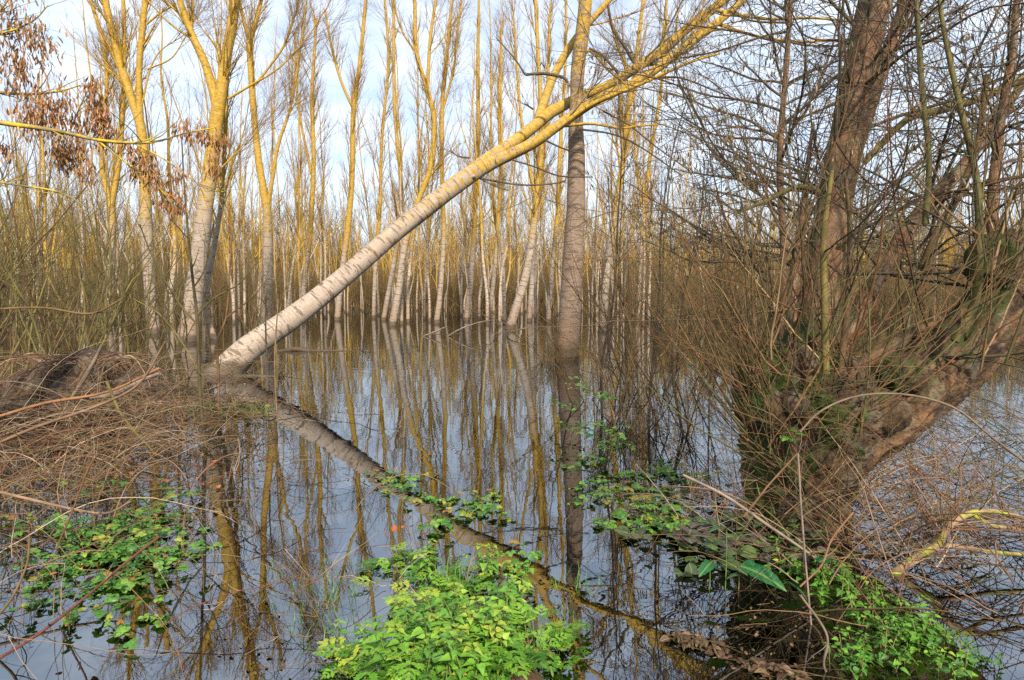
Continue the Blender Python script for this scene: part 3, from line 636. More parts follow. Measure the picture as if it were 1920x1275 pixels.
# fallen pale branches lying in the water in the distance
for rows, lab in (([(790, 632, 3), (815, 622, 3), (838, 612, 2)], 'short pale branch sticking out of the water, leftmost of the three'), ([(835, 633, 3), (865, 616, 3), (900, 604, 2), (925, 600, 1)], 'long pale branch slanting out of the water by the grove middle'),
                  ([(948, 632, 3), (960, 622, 3), (985, 615, 2), (1000, 608, 1)], 'pale branch lying against the foot of the tilted white poplar')):
    b0 = P3(rows[0][0], rows[0][1], 21); g = Geo(); pxtwig(g, rows, 21, 6, 12, 6, .7); obj_ = obj('fallen_branch', g, M['grey'], loc=(b0[0], b0[1], 0)); tag(obj_, lab, 'branch', 'pale branches in the water')
for rows, d, lab in (([(520, 660, 6), (560, 655, 8), (600, 668, 9), (640, 678, 7), (680, 660, 4)], 15, 'dark drift branch floating right of the leaning trunk foot'), ([(440, 705, 10), (480, 715, 14), (520, 735, 10), (545, 755, 5)], 10, 'dark rotten log at the water beside the leaning trunk foot')):
    b0 = P3(rows[0][0], rows[0][1], d); g = Geo(); Pl, Rl = limb_from_px(rows, d, 18); Pl[:, 2] = np.clip(Pl[:, 2], -.02, .06); g.tubes(Pl, Rl, 7, lump=.15)
    S, D, r, a_, tt, pl = spawn(Pl[None], Rl[None], np.zeros(1), 14, .1, 1, 1.0, .3); p, r_ = grow(S, D, rng.uniform(.2, .7, 14), .008, 6, .15, .05, .3); g.tubes(p, r_, 4)
    tag(obj('drift_branch', g, M['darktwig'], loc=(b0[0], b0[1], 0)), lab, 'branch')

# ------------------------------------------------------------------ leaf templates
def fan(outl, mid=.0, fold=.12, droop=.12):
    """leaf along +x with a folded midrib; outl rows (x, halfwidth)"""
    o_ = np.asarray(outl, float); n = len(o_)
    rib = np.stack([o_[:, 0], np.zeros(n), -droop * o_[:, 0] ** 2], 1)
    lf = np.stack([o_[:, 0], o_[:, 1], -droop * o_[:, 0] ** 2 + fold * o_[:, 1]], 1); rt = lf * (1, -1, 1)
    V = np.vstack([rib, lf, rt]); i = np.arange(n - 1)
    return V, [np.vstack([np.stack([i, i + 1, n + i + 1, n + i], 1), np.stack([i + 1, i, 2 * n + i, 2 * n + i + 1], 1)])]
NETTLE = fan([(0, .05), (.06, .26), (.14, .30), (.2, .38), (.27, .33), (.36, .37), (.42, .29), (.52, .30), (.58, .21), (.68, .2), (.76, .12), (.86, .09), (1, .0)], fold=.35, droop=.25)
OVAL = fan([(0, .05), (.1, .27), (.25, .42), (.35, .38), (.5, .44), (.6, .36), (.72, .34), (.85, .2), (1, 0)], fold=.25, droop=.2)
ROUND = fan([(0, .12), (.08, .34), (.25, .48), (.45, .5), (.65, .43), (.85, .26), (1, .02)], fold=.2, droop=.15)
KEY = fan([(0, .03), (.3, .09), (.6, .13), (.85, .1), (1, .0)], fold=.3, droop=.2)
DEAD = fan([(0, .04), (.2, .25), (.5, .33), (.8, .2), (1, 0)], fold=.6, droop=.5)
ARUM = fan([(-.28, .12), (-.22, .30), (-.08, .34), (0, .26), (.15, .30), (.4, .28), (.65, .2), (.85, .1), (1, 0)], fold=.2, droop=.3)
def merge(parts):
    V = []; Fs = []; n = 0
    for (v, f), off, yaw, sc, pitch in parts:
        c, s_ = math.cos(yaw), math.sin(yaw); vv = v * sc
        cpz, spz = math.cos(pitch), math.sin(pitch)
        vv = np.stack([vv[:, 0] * cpz - vv[:, 2] * spz, vv[:, 1], vv[:, 0] * spz + vv[:, 2] * cpz], 1)
        vv = np.stack([vv[:, 0] * c - vv[:, 1] * s_, vv[:, 0] * s_ + vv[:, 1] * c, vv[:, 2]], 1) + np.asarray(off)
        V.append(vv); Fs.append(f[0] + n); n += len(v)
    return np.vstack(V), [np.vstack(Fs)]
TRI = merge([(OVAL, (.3, 0, 0), 0, .7, 0), (OVAL, (.24, .02, 0), 1.25, .58, .05), (OVAL, (.24, -.02, 0), -1.25, .58, .05)])
LOBE = fan([(0, .03), (.15, .12), (.28, .09), (.42, .2), (.55, .12), (.7, .15), (.8, .07), (1, 0)], fold=.2, droop=.1)
pp = [(LOBE, (.75, 0, 0), 0, .36, 0)]
for q, (x, l) in enumerate(((.25, .52), (.5, .42), (.7, .28))):
    for s_ in (-1, 1):
        a = s_ * (1.0 - q * .12); pp.append((LOBE, (x, 0, 0), a, l, .05))
        for e, r__ in ((.45, .30), (.7, .22)):
            for s2 in (-1, 1): pp.append((LOBE, (x + math.cos(a) * l * e, math.sin(a) * l * e, 0.01), a + s2 * .8, l * r__ * 1.3, .05))
FERN = merge(pp)
def orient(n, elev, spread=.3, yaw=None):
    """leaf axes: x along the leaf at elevation elev, z up-ish"""
    yaw = rng.uniform(0, 6.283, n) if yaw is None else yaw
    e = elev + spread * rng.normal(size=n)
    ax = np.stack([np.cos(yaw) * np.cos(e), np.sin(yaw) * np.cos(e), np.sin(e)], 1)
    up = np.array([0, 0, 1.]) + .25 * rng.normal(size=(n, 3))
    ay = nrm(np.cross(up, ax)); az = np.cross(ax, ay); return ax, ay, az

# ------------------------------------------------------------------ ash branch with hanging seed bunches, coming in from a tree beyond the left edge
def bunches(g, centers, n, rad, size):
    for c in centers:
        k = int(n * rng.uniform(.6, 1.3)); p = np.asarray(c) + rng.normal(0, rad, (k, 3)) * (1, 1, 1.3)
        ax, ay, az = orient(k, -1.15, .35); g.stamp(*KEY, p, ax, ay, az, size * rng.uniform(.7, 1.2, k))
tx = P3(-230, 600, 4.6)
root = thing('ash_tree', 'ash branches hung with brown seed bunches, reaching in over the left thicket', 'tree', (tx[0], tx[1], 0))
g = Geo(); Pt, R = limb_from_px([(-230, 720, 130), (-235, 500, 110), (-225, 250, 95), (-215, 0, 80), (-200, -250, 60), (-190, -600, 30)], 4.6, 24)
Pt = np.vstack([[Pt[0, 0], Pt[0, 1], -.4], Pt]); R = np.concatenate([R[:1], R]); g.tubes(Pt, R, 14, lump=.05); obj('trunk', g, M['tallbark'], root)
gb = Geo(); gk = Geo()
brs = ([(-215, 190, 14), (-100, 208, 11), (0, 230, 9), (60, 238, 8), (120, 248, 7), (180, 262, 6), (250, 268, 5.5), (300, 264, 4), (345, 250, 2.5), (400, 240, 1.5)],
       [(-215, 130, 8), (-60, 165, 6), (42, 176, 5), (105, 172, 4), (150, 160, 2.5)], [(180, 262, 4), (230, 300, 3.5), (290, 345, 3), (330, 390, 2)],
       [(-215, 60, 8), (-80, 50, 6), (0, 62, 5), (60, 40, 3), (90, 10, 2)], [(130, 250, 3), (150, 200, 2.5), (175, 150, 2)], [(250, 268, 3), (310, 300, 2.5), (380, 350, 2), (420, 360, 1.5)],
       [(-210, 300, 7), (-60, 330, 5), (20, 345, 4), (110, 360, 3), (165, 390, 2)], [(-60, 60, 4), (0, 20, 3), (30, -30, 2)])
for rows in brs: pxtwig(gb, rows, 4.4 + rng.normal(0, .12), 6, 24, 12, .26)
obj('branches', gb, M['ochrebranch'], root)
for (px, py, n_, s_) in ((30, 75, 70, .13), (70, 65, 40, .08), (15, 20, 40, .1), (5, 110, 30, .08), (45, 130, 30, .06), (75, 200, 60, .09), (55, 225, 40, .07), (95, 215, 60, .08), (140, 240, 50, .08), (120, 190, 30, .07), (172, 160, 30, .04), (180, 195, 50, .07), (190, 220, 50, .05),
        (115, 275, 60, .06), (120, 300, 40, .05), (162, 320, 20, .05), (270, 300, 50, .06), (285, 325, 40, .05), (255, 312, 30, .05), (240, 275, 30, .05), (310, 370, 40, .06), (330, 385, 30, .05), (380, 250, 30, .05), (410, 265, 30, .05), (345, 242, 30, .05), (5, 280, 20, .05), (150, 290, 25, .06), (400, 310, 25, .06), (90, 100, 20, .1), (30, 170, 30, .09), (200, 250, 40, .06), (330, 330, 20, .05)):
    d = 4.4 + rng.normal(0, .1); c = P3(px, py, d); s = s_ * 4.4 * .11
    k = int(n_ * 3.2); p = c + rng.normal(0, 1, (k, 3)) * (s_ * .62, s_ * .5, s_ * .9); ax, ay, az = orient(k, -1.15, .35); gk.stamp(*KEY, p, ax, ay, az, .048 * rng.uniform(.6, 1.15, k))
o_ = obj('seed_bunches', gk, M['keys'], root); o_['kind'] = 'stuff'

# ------------------------------------------------------------------ pollard willow on the right
PD = 3.4
rb = P3(1500, 1000, PD)
root = thing('pollard_willow', 'squat mossy pollard willow stump bristling with red and olive shoots on the right', 'tree', (rb[0], rb[1], 0))
g = Geo()
def rowz(rows, d=PD, n=30): return limb_from_px(rows, d, n)
Pt, R = rowz([(1490, 1120, 180), (1492, 1040, 178), (1494, 980, 172), (1500, 910, 176), (1508, 840, 205), (1514, 780, 228), (1518, 730, 225), (1520, 690, 190), (1522, 655, 110)], PD, 150)
g.tubes(Pt, R, 120, 0, lump=.12, cap=True, ridge=.06)
# rising right-hand bole and its knuckle
Pt2, R2 = rowz([(1520, 880, 110), (1590, 815, 125), (1680, 752, 128), (1760, 690, 118), (1830, 625, 112), (1890, 560, 118), (1940, 500, 120), (2010, 440, 90), (2080, 360, 60)], PD + .05, 160)
gq = Geo(); gq.tubes(Pt2, R2 * 1.06, 90, 0, lump=.12, ridge=.05); obj('bole', gq, M['bole'], root)
for (px, py, r_, dd) in ((1885, 490, 60, 3.4), (1470, 700, 62, 3.3), (1575, 720, 58, 3.25), (1440, 770, 50, 3.25), (1520, 640, 45, 3.5), (1640, 770, 45, 3.25), (1410, 690, 40, 3.45), (1555, 850, 40, 3.2), (1700, 700, 40, 3.3)):
    c = P3(px, py, dd); q = r_ / F * dd; nz = 34
    th = np.linspace(.05, math.pi - .05, nz); Pk = np.stack([c + np.array([0, 0, math.cos(a) * q]) for a in th]); g.tubes(Pk, np.sin(th) * q, 48, 0, lump=.2, ridge=.07)
obj('trunk', g, M['pollard'], root)
# broken hollow / sawn stub faces
for (px, py, w_) in ((1494, 762, 52),):
    c = P3(px, py, 3.08); gg = Geo(); Pk = np.stack([c + np.array([0, .12, 0]), c, c + np.array([.0, -.02, .0])]); gg.tubes(Pk, np.array([w_, w_, w_ * .8]) / F * 3.05 * .5, 14, cap=True, lump=.08); o_ = obj('sawn_stub', gg, M['mound'], root)
# limbs
gl_ = Geo()
LIM = [[(1515, 740, 80, 3.7), (1525, 660, 70, 3.8), (1538, 560, 64, 3.9), (1552, 460, 62, 3.95), (1570, 350, 60, 4.0), (1592, 230, 58, 4.05), (1612, 130, 56, 4.1), (1638, 10, 55, 4.1), (1670, -140, 45, 4.1), (1700, -320, 30, 4.1)],
       [(1588, 330, 30, 4.15), (1612, 250, 30, 4.2), (1640, 170, 27, 4.2), (1672, 80, 25, 4.2), (1702, 0, 24, 4.2), (1760, -150, 18, 4.2)],
       [(1570, 650, 36, 3.8), (1625, 560, 34, 3.9), (1670, 480, 30, 4.0), (1725, 400, 26, 4.1), (1790, 330, 22, 4.2), (1850, 250, 18, 4.3), (1930, 140, 13, 4.3)],
       [(1480, 690, 26, 3.7), (1484, 600, 22, 3.8), (1492, 500, 20, 3.9), (1505, 420, 16, 4.0), (1512, 330, 10, 4.1), (1525, 230, 5, 4.1)],
       [(1600, 690, 30, 3.6), (1660, 660, 26, 3.6), (1720, 622, 24, 3.6), (1790, 608, 20, 3.6), (1850, 590, 12, 3.6)],
       [(1620, 700, 20, 3.7), (1680, 590, 18, 3.8), (1730, 500, 16, 3.9), (1760, 430, 15, 3.9), (1800, 360, 13, 4.0), (1835, 260, 11, 4.0), (1850, 140, 10, 4.0)],
       [(1870, 470, 24, 3.5), (1860, 400, 19, 3.6), (1868, 300, 17, 3.7), (1880, 200, 14, 3.7), (1900, 80, 12, 3.7), (1910, -60, 9, 3.7)],
       [(1790, 640, 16, 3.2), (1830, 560, 14, 3.2), (1836, 440, 14, 3.2), (1830, 330, 12, 3.2), (1800, 200, 10, 3.2), (1770, 60, 8, 3.2), (1755, -60, 6, 3.2)],
       [(1575, 700, 13, 3.1), (1590, 560, 12, 3.1), (1594, 430, 10, 3.1), (1585, 330, 6, 3.1)],
       [(1548, 700, 15, 3.0), (1546, 560, 14, 3.0), (1545, 440, 12, 3.0), (1560, 320, 8, 3.0)],
       [(1735, 420, 12, 3.3), (1742, 300, 10, 3.3), (1730, 180, 10, 3.3), (1722, 60, 9, 3.3), (1715, -30, 8, 3.3)],
       [(1620, 305, 12, 4.1), (1700, 225, 12, 4.1), (1770, 205, 14, 4.2), (1850, 180, 14, 4.2), (1930, 140, 16, 4.2)],
       [(1555, 370, 14, 4.0), (1500, 350, 10, 4.0), (1440, 375, 8, 4.0), (1380, 400, 5, 4.0)]]
limb_pts = []
for rows in LIM:
    Pl, Rl = rowz(rows, PD, 26); gl_ = Geo(); big_ = rows[0][2] > 20; gl_.tubes(Pl, Rl, 16 if big_ else 8, 0, lump=.05); obj('limb', gl_, M['tallbark' if big_ else 'olive'], root); limb_pts.append((Pl, Rl))
# shoots
gs = Geo()
def fanshoots(g, cnt, box, d, ln, r0, spread, up=.06, dirx=0, wob=.05, kids=3, tw=.25, mixd=.2):
    px = rng.uniform(box[0], box[2], cnt); py = rng.uniform(box[1], box[3], cnt)
    S = np.stack([P3(a, b_, d + rng.normal(0, mixd)) for a, b_ in zip(px, py)])
    D = np.stack([rng.normal(0, spread, cnt) + dirx + (px - .5 * (box[0] + box[2])) / max(box[2] - box[0], 1) * .9, rng.normal(0, spread, cnt) * .8 - .1, np.ones(cnt) * .8], 1)
    P, R = grow(S, D, rng.uniform(ln[0], ln[1], cnt), r0 * rng.uniform(.45, 1, cnt), 12, wob, up, .25); g.tubes(P, R, 5)
    if kids:
        c = cnt * kids; S, D, r, al, tt, pl = spawn(P, R, np.zeros(cnt), c, .25, 1, .5, .2)
        P1, R1 = grow(S, D, pl * rng.uniform(.12, .4, c), np.clip(r * .55, .0012, .004), 6, .1, .03, .3); g.tubes(P1, R1, 3, al)
        c2 = c * 2; S, D, r, al, tt, pl = spawn(P1, R1, al, c2, .2, 1, .6, .2)
        P2, R2 = grow(S, D, rng.uniform(.3, 1.2, c2) * tw, np.clip(r * .6, .001, .002), 4, .12, .02, .5); g.tubes(P2, R2, 3, al)
fanshoots(gs, 85, (1400, 640, 1640, 830), 3.25, (.5, 1.7), .0066, .5, wob=.085, kids=2, tw=.2)
fanshoots(gs, 55, (1390, 680, 1460, 860), 3.25, (.4, 1.4), .005, .4, dirx=-.5, kids=2)
fanshoots(gs, 20, (1600, 600, 1900, 700), 3.3, (.5, 1.8), .0065, .45, kids=2)
fanshoots(gs, 30, (1820, 420, 1940, 520), 3.3, (.6, 2.0), .0075, .4, kids=2)
fanshoots(gs, 120, (1400, 680, 1640, 980), 3.02, (.3, 1.1), .003, 1.0, up=-.02, wob=.13, kids=1, mixd=.1)
fanshoots(gs, 24, (1400, 500, 1900, 760), 3.1, (.5, 1.6), .0035, 1.2, up=.0, wob=.09, kids=2, mixd=.3)
obj('shoots', gs, M['redtwig'], root)['kind'] = 'stuff'
# twigs of the wide crown, upper right
gt = Geo(); Pc, Rc = [], []
for (Pl, Rl) in limb_pts:
    k = np.linspace(len(Pl) * .25, len(Pl) - 1, 18).astype(int); Pc.append(Pl[k]); Rc.append(Rl[k])
Pc = np.stack(Pc); Rc = np.stack(Rc); cnt = 150
S, D, r, al, tt, pl = spawn(Pc, Rc, np.zeros(len(Pc)), cnt, .0, 1, .9, .3); D = nrm(D) + .45 * rng.normal(size=D.shape)
P1, R1 = grow(S, D, rng.uniform(.6, 1.9, cnt), np.clip(r * .3, .004, .012), 14, .13, .02, .25); gt.tubes(P1, R1, 5, al)
S, D, r, al, tt, pl = spawn(P1, R1, al, cnt * 8, .1, 1, .65, .25)
P2, R2 = grow(S, D, rng.uniform(.2, .9, cnt * 8), np.clip(r * .55, .002, .005), 8, .14, .0, .35); gt.tubes(P2, R2, 4, al)
S, D, r, al, tt, pl = spawn(P2, R2, al, cnt * 14, .1, 1, .7, .25)
P4, R4 = grow(S, D, rng.uniform(.08, .35, cnt * 14), np.clip(r * .6, .0011, .002), 6, .15, .0, .5); gt.tubes(P4, R4, 3, al)
obj('crown', gt, M['darktwig'], root)['kind'] = 'stuff'
gk = Geo(); sel = rng.choice(len(P4), 1000); c = P4[sel, -1]
rep = 4; p = np.repeat(c, rep, 0) + rng.normal(0, .012, (len(c) * rep, 3)); ax, ay, az = orient(len(p), -1.1, .4); gk.stamp(*KEY, p, ax, ay, az, .034 * rng.uniform(.6, 1.2, len(p)))
obj('withered_leaves', gk, M['darkkeys'], root)['kind'] = 'stuff'
# lone fresh leaves on the stump
gk = Geo(); p = np.stack([P3(1478 + a, 812 + b_, 2.95) for a, b_ in ((0, 0), (10, -8), (8, 10), (-6, 6), (14, 3))]); ax, ay, az = orient(5, .1, .2); gk.stamp(*OVAL, p, ax, ay, az, .05); obj('fresh_leaf_spray', gk, M['bright'], root)

# second tree with seed keys hanging between the grove and the pollard
tb = P3(1490, 600, 6.6)
root = thing('maple_tree', 'dark thin-twigged tree with dry brown keys behind the pollard willow', 'tree', (tb[0], tb[1], 0))
g = Geo(); Pl, Rl = limb_from_px([(1475, 820, 22), (1466, 640, 17), (1470, 480, 14), (1462, 300, 12), (1475, 120, 10), (1490, -100, 8), (1515, -350, 6)], 6.6, 30); g.tubes(Pl, Rl, 12, lump=.05); obj('trunk', g, M['tallbark'], root)
gt = Geo(); P0, R0 = Pl[None, ::2], Rl[None, ::2]
S, D, r, al, tt, pl = spawn(P0, R0, np.zeros(1), 70, .25, .98, 1.15, .25); D[:, 0] = D[:, 0] * 1.1 - .12; D[:, 1] *= .7
P1, R1 = grow(S, D, rng.uniform(.8, 2.3, 70), np.clip(r * .5, .006, .016), 12, .10, .02, .25); gt.tubes(P1, R1, 5, al)
S, D, r, al, tt, pl = spawn(P1, R1, al, 760, .1, 1, .6, .2); P2, R2 = grow(S, D, rng.uniform(.3, 1.0, 760), np.clip(r * .5, .002, .006), 8, .12, .0, .3); gt.tubes(P2, R2, 4, al)
S, D, r, al, tt, pl = spawn(P2, R2, al, 3800, .1, 1, .7, .2); P4, R4 = grow(S, D, rng.uniform(.1, .4, 3800), np.clip(r * .5, .0013, .002), 5, .12, .0, .5); gt.tubes(P4, R4, 3, al)
obj('crown', gt, M['darktwig'], root)
gk = Geo(); sel = rng.choice(len(P4), 620); c = P4[sel, -1]; p = np.repeat(c, 7, 0) + rng.normal(0, .025, (len(c) * 7, 3))
for px, py, s_ in ((1170, 370, 18), (1215, 345, 14), (1250, 420, 22), (1200, 430, 16), (1285, 440, 18), (1240, 385, 14), (1290, 150, 14), (1345, 90, 16), (1310, 190, 16), (1370, 140, 14), (1400, 70, 16), (1270, 300, 14), (1330, 300, 18), (1365, 260, 16), (1400, 330, 20), (1440, 200, 18), (1180, 300, 12), (1300, 370, 18), (1350, 420, 20), (1420, 420, 20), (1455, 100, 16)):
    p = np.vstack([p, P3(px, py, 6.3) + rng.normal(0, 1, (34, 3)) * s_ / F * 6.3 * np.array([.8, .8, .9])])
ax, ay, az = orient(len(p), -1.1, .4); gk.stamp(*KEY, p, ax, ay, az, .05 * rng.uniform(.6, 1.2, len(p)))
obj('seed_keys', gk, M['darkkeys'], root)['kind'] = 'stuff'

# ------------------------------------------------------------------ brush pile and dead canes on the left
c = GP(135, 765)
root = thing('brush_pile', 'dark rotting mound heaped with thin dead sticks at the left', 'brush pile', c)
g = Geo(); th = np.linspace(.03, math.pi - .03, 40)
for dx, dy, rx, hz in ((.02, .3, .42, .62), (-.45, .25, .4, .42), (.4, .35, .3, .32), (-.9, .4, .4, .3), (.1, .05, .35, .36)):
    Pk = np.stack([c + np.array([dx, dy, .02 + math.cos(a) * hz]) for a in th]); g.tubes(Pk, np.sin(th) ** .8 * rx, 60, lump=.28, ridge=.06)
obj('mound', g, M['mound'], root)
def arcs(g, n, cx, cy, sx, sy, z0, ln, r0, rise=.5, sag=-.10, wob=.07, yaw=None, ys_=.6, n_=12, kids=2):
    S = np.stack([cx + rng.normal(0, sx, n), cy + rng.normal(0, sy, n), z0 + rng.uniform(0, .12, n) + .18 * (kids == 3) * rng.random(n) ** 2], 1)
    y = rng.uniform(0, 6.28, n) if yaw is None else yaw + rng.normal(0, ys_, n)
    D = np.stack([np.cos(y), np.sin(y), rng.uniform(.1, 1, n) * rise], 1)
    P, R = grow(S, D, rng.uniform(ln[0], ln[1], n), r0 * rng.uniform(.4, 1, n), n_, wob, sag, .35); P[..., 2] = np.maximum(P[..., 2], .01 + .04 * rng.random(n)[:, None]); g.tubes(P, R, 4)
    if kids:
        S, D, r, al, tt, pl = spawn(P, R, np.zeros(n), n * kids, .1, 1, .7, .3); P1, R1 = grow(S, D, rng.uniform(.08, .35, n * kids), np.clip(r * .6, .0012, .003), 5, .12, .0, .4); g.tubes(P1, R1, 3, al)
    return P
g = Geo(); arcs(g, 190, c[0] - .1, c[1] + .15, .45, .22, .48, (.3, 1.0), .006, .3, -.14); arcs(g, 170, c[0] + .5, c[1] - .1, .8, .3, .02, (.4, 1.1), .006, .4, -.12)
obj('sticks', g, M['straw'], root)['kind'] = 'stuff'
g = Geo(); arcs(g, 90, c[0], c[1], .9, .5, .05, (.5, 1.6), .011, .5, -.10, wob=.12); arcs(g, 150, c[0] + .4, c[1] - .8, 1.0, .6, .0, (.3, 1.2), .005, .8, -.12, wob=.13, kids=3); obj('dark_twigs', g, M['darktwig'], root)['kind'] = 'stuff'
q = P3(150, 745, 6.6)
tag(obj('dead_log', (lambda g: (g.tubes(*limb_from_px([(135, 745, 6), (155, 715, 8), (175, 680, 7), (192, 645, 5)], 6.5, 14), 8, lump=.1), g)[1])(Geo()), M['grey'], loc=(q[0], q[1], 0)), 'grey stick propped up against the dark mound', 'log')
tag(obj('dead_log', (lambda g: (g.tubes(*limb_from_px([(170, 745, 9), (215, 738, 10), (260, 715, 8), (300, 700, 5)], 6.0, 14), 8, lump=.1), g)[1])(Geo()), M['grey'], loc=(q[0], q[1] - .5, 0)), 'thick grey log lying flat right of the dark mound', 'log')
for (px, py, n_, sx, sy, ln, yaw, lab) in (
    (60, 870, 80, .6, .3, (.5, 1.7), .3, 'dead bramble canes sprawled at the left edge in front of the mound'), (230, 830, 95, .5, .4, (.4, 1.4), 2.6, 'pale dead canes criss-crossing below the mound'),
    (390, 800, 65, .3, .3, (.3, 1.0), 1.5, 'reddish dead stems at the foot of the leaning trunk'), (60, 960, 50, .4, .25, (.5, 1.3), .4, 'sparse orange canes low at the left edge above the ivy'),
    (300, 720, 110, .45, .4, (.3, 1.1), .0, 'brown stick tangle around the foot of the big white poplar'), (150, 940, 60, .5, .3, (.3, .9), 1.2, 'upright broken stems over the upper edge of the lower left ivy'), (40, 1100, 26, .3, .3, (.5, 1.2), .8, 'few pale stalks slanting over the lower left corner')):
    q = GP(px, py); root = thing('dead_cane_tangle', lab, 'dead canes', q, 'dead cane tangles on the left'); g = Geo(); arcs(g, n_, q[0], q[1], sx, sy, .0, ln, .0034, 1.3, -.11, yaw=yaw, ys_=1.4, wob=.11, kids=3); obj('canes', g, M['straw'], root)['kind'] = 'stuff'
    if n_ < 30: continue
    g = Geo(); arcs(g, max(6, n_ // 8), q[0], q[1], sx, sy, .0, (.7, 1.7), .0062, 2.2, -.16, yaw=yaw, ys_=1.6, wob=.05, kids=3, n_=18); obj('arching_canes', g, M['olive' if n_ % 20 else 'straw'], root)
# single long canes
for k, (rows, d, mt, lab) in enumerate((
    ([(-30, 790, 6), (80, 757, 6), (200, 735, 5), (300, 690, 5)], 4.4, 'orangelog', 'long orange cane slanting up across the left brush'),
    ([(-20, 838, 6), (70, 800, 6), (180, 762, 5), (260, 720, 5), (310, 640, 3)], 4.0, 'straw', 'long olive cane rising to the right in the left brush'),
    ([(-20, 580, 4), (80, 577, 4), (170, 588, 4), (230, 560, 3)], 5.0, 'olive', 'thin olive rod running level above the brush pile'),
    ([(-20, 918, 6), (60, 937, 6), (140, 955, 5), (200, 962, 4), (245, 940, 2)], 2.8, 'straw', 'yellow cane lying level over the water at left'),
    ([(105, 1030, 3), (135, 960, 3), (165, 880, 3), (185, 850, 2)], 2.6, 'straw', 'short straw standing in the water at left'),
    ([(-20, 1245, 7), (70, 1190, 6), (160, 1120, 5), (230, 1060, 4), (300, 1005, 3)], 2.0, 'straw', 'long pinkish stalk over the lower left ivy'),
    ([(-10, 1160, 5), (20, 1125, 5), (50, 1060, 4), (55, 1010, 3)], 2.2, 'straw', 'pale forked stalk in the lower left corner'),
    ([(200, 715, 6), (230, 780, 5), (290, 850, 3)], 4.2, 'olive', 'green rod slanting down through the brush'),
    ([(1280, 890, 5), (1360, 930, 6), (1440, 985, 6), (1520, 1040, 5), (1600, 1100, 3)], 2.6, 'grey', 'pale cane crossing the dark bramble patch'),
    ([(1521, 1175, 3), (1510, 1050, 2.6), (1502, 950, 2.4), (1498, 880, 2), (1496, 850, 1.5)], 2.3, 'grey', 'thin upright grey cane in front of the pollard stump'),
    ([(1500, 810, 2), (1540, 770, 3), (1610, 742, 3.5), (1700, 740, 4), (1790, 765, 4.5), (1860, 820, 4.5), (1940, 880, 5)], 2.5, 'grey', 'long arching pinkish cane before the pollard willow'),
    ([(1500, 1100, 4), (1540, 1060, 4), (1560, 1010, 4), (1600, 960, 3)], 2.5, 'orangelog', 'reddish shoot right of the arum leaves'),
    ([(1500, 1115, 3), (1550, 1190, 5), (1545, 1250, 5), (1575, 1290, 5)], 2.0, 'grey', 'forked twig at the lower right water edge'),
    ([(875, 1118, 3), (876, 1080, 4), (885, 1045, 3)], 2.6, 'grey', 'pale straw sticking up from the green nettle clump'),
    ([(1395, 968, 4), (1425, 930, 4), (1445, 905, 3), (1495, 850, 3)], 2.6, 'straw', 'crooked tan stem beside the mossy stump side'))):
    b0 = P3(rows[0][0], rows[0][1], d); g = Geo(); pxtwig(g, rows, d, 6, 24, 4, .10); tag(obj('cane', g, M[mt], loc=(b0[0], b0[1], 0)), lab, 'cane', 'single canes')

# dead tangle lower right
for (px, py, n_, sx, sy, ln, yaw, lab) in (
    (1700, 1010, 130, .35, .4, (.3, 1.1), 1.2, 'brown dead stems behind the mossy branch'), (1850, 960, 150, .4, .6, (.4, 1.3), 1.6, 'dense reddish stems rising at the right edge'),
    (1560, 1010, 90, .3, .2, (.3, .8), .2, 'fine dead stems around the pollard stump foot'), (1900, 820, 120, .6, .6, (.5, 1.6), 1.6, 'far reddish stem tangle under the leaning willow bole'),
    (1640, 1100, 40, .3, .25, (.3, .9), 2.4, 'pale stalks lying over the right-hand nettles')):
    q = GP(px, py); root = thing('dead_stem_tangle', lab, 'dead stems', q, 'dead stem tangles on the right'); g = Geo(); arcs(g, n_, q[0], q[1], sx, sy, .0, ln, .0042, 1.6, -.07, yaw=yaw, ys_=1.2); obj('stems', g, M['straw'] if px < 1800 else M['redtwig'], root)['kind'] = 'stuff'
# mossy branch
b0 = GP(1670, 1085); root = thing('mossy_branch', 'crooked yellow-green mossy branch over the water at lower right', 'branch', b0)
g = Geo(); Pl, Rl = limb_from_px([(1665, 1085, 16), (1710, 1050, 15), (1755, 1022, 15), (1775, 990, 14), (1810, 965, 12), (1860, 958, 9), (1935, 975, 7)], 2.75, 30); g.tubes(Pl, Rl, 12, lump=.12)
for rows in ([(1755, 1022, 12), (1800, 1026, 10), (1860, 1036, 9), (1940, 1040, 7)], [(1825, 965, 9), (1860, 985, 8), (1900, 990, 7), (1950, 1000, 6)]):
    p, r = limb_from_px(rows, 2.75, 16); g.tubes(p, r, 9, lump=.1)
obj('wood', g, M['mossy'], root)
g = Geo(); S, D, r, al, tt, pl = spawn(Pl[None], Rl[None], np.zeros(1), 40, .1, 1, .9, .3); p, r_ = grow(S, D, rng.uniform(.15, .7, 40), .003, 9, .1, .03, .3); g.tubes(p, r_, 4); obj('twigs', g, M['straw'], root)

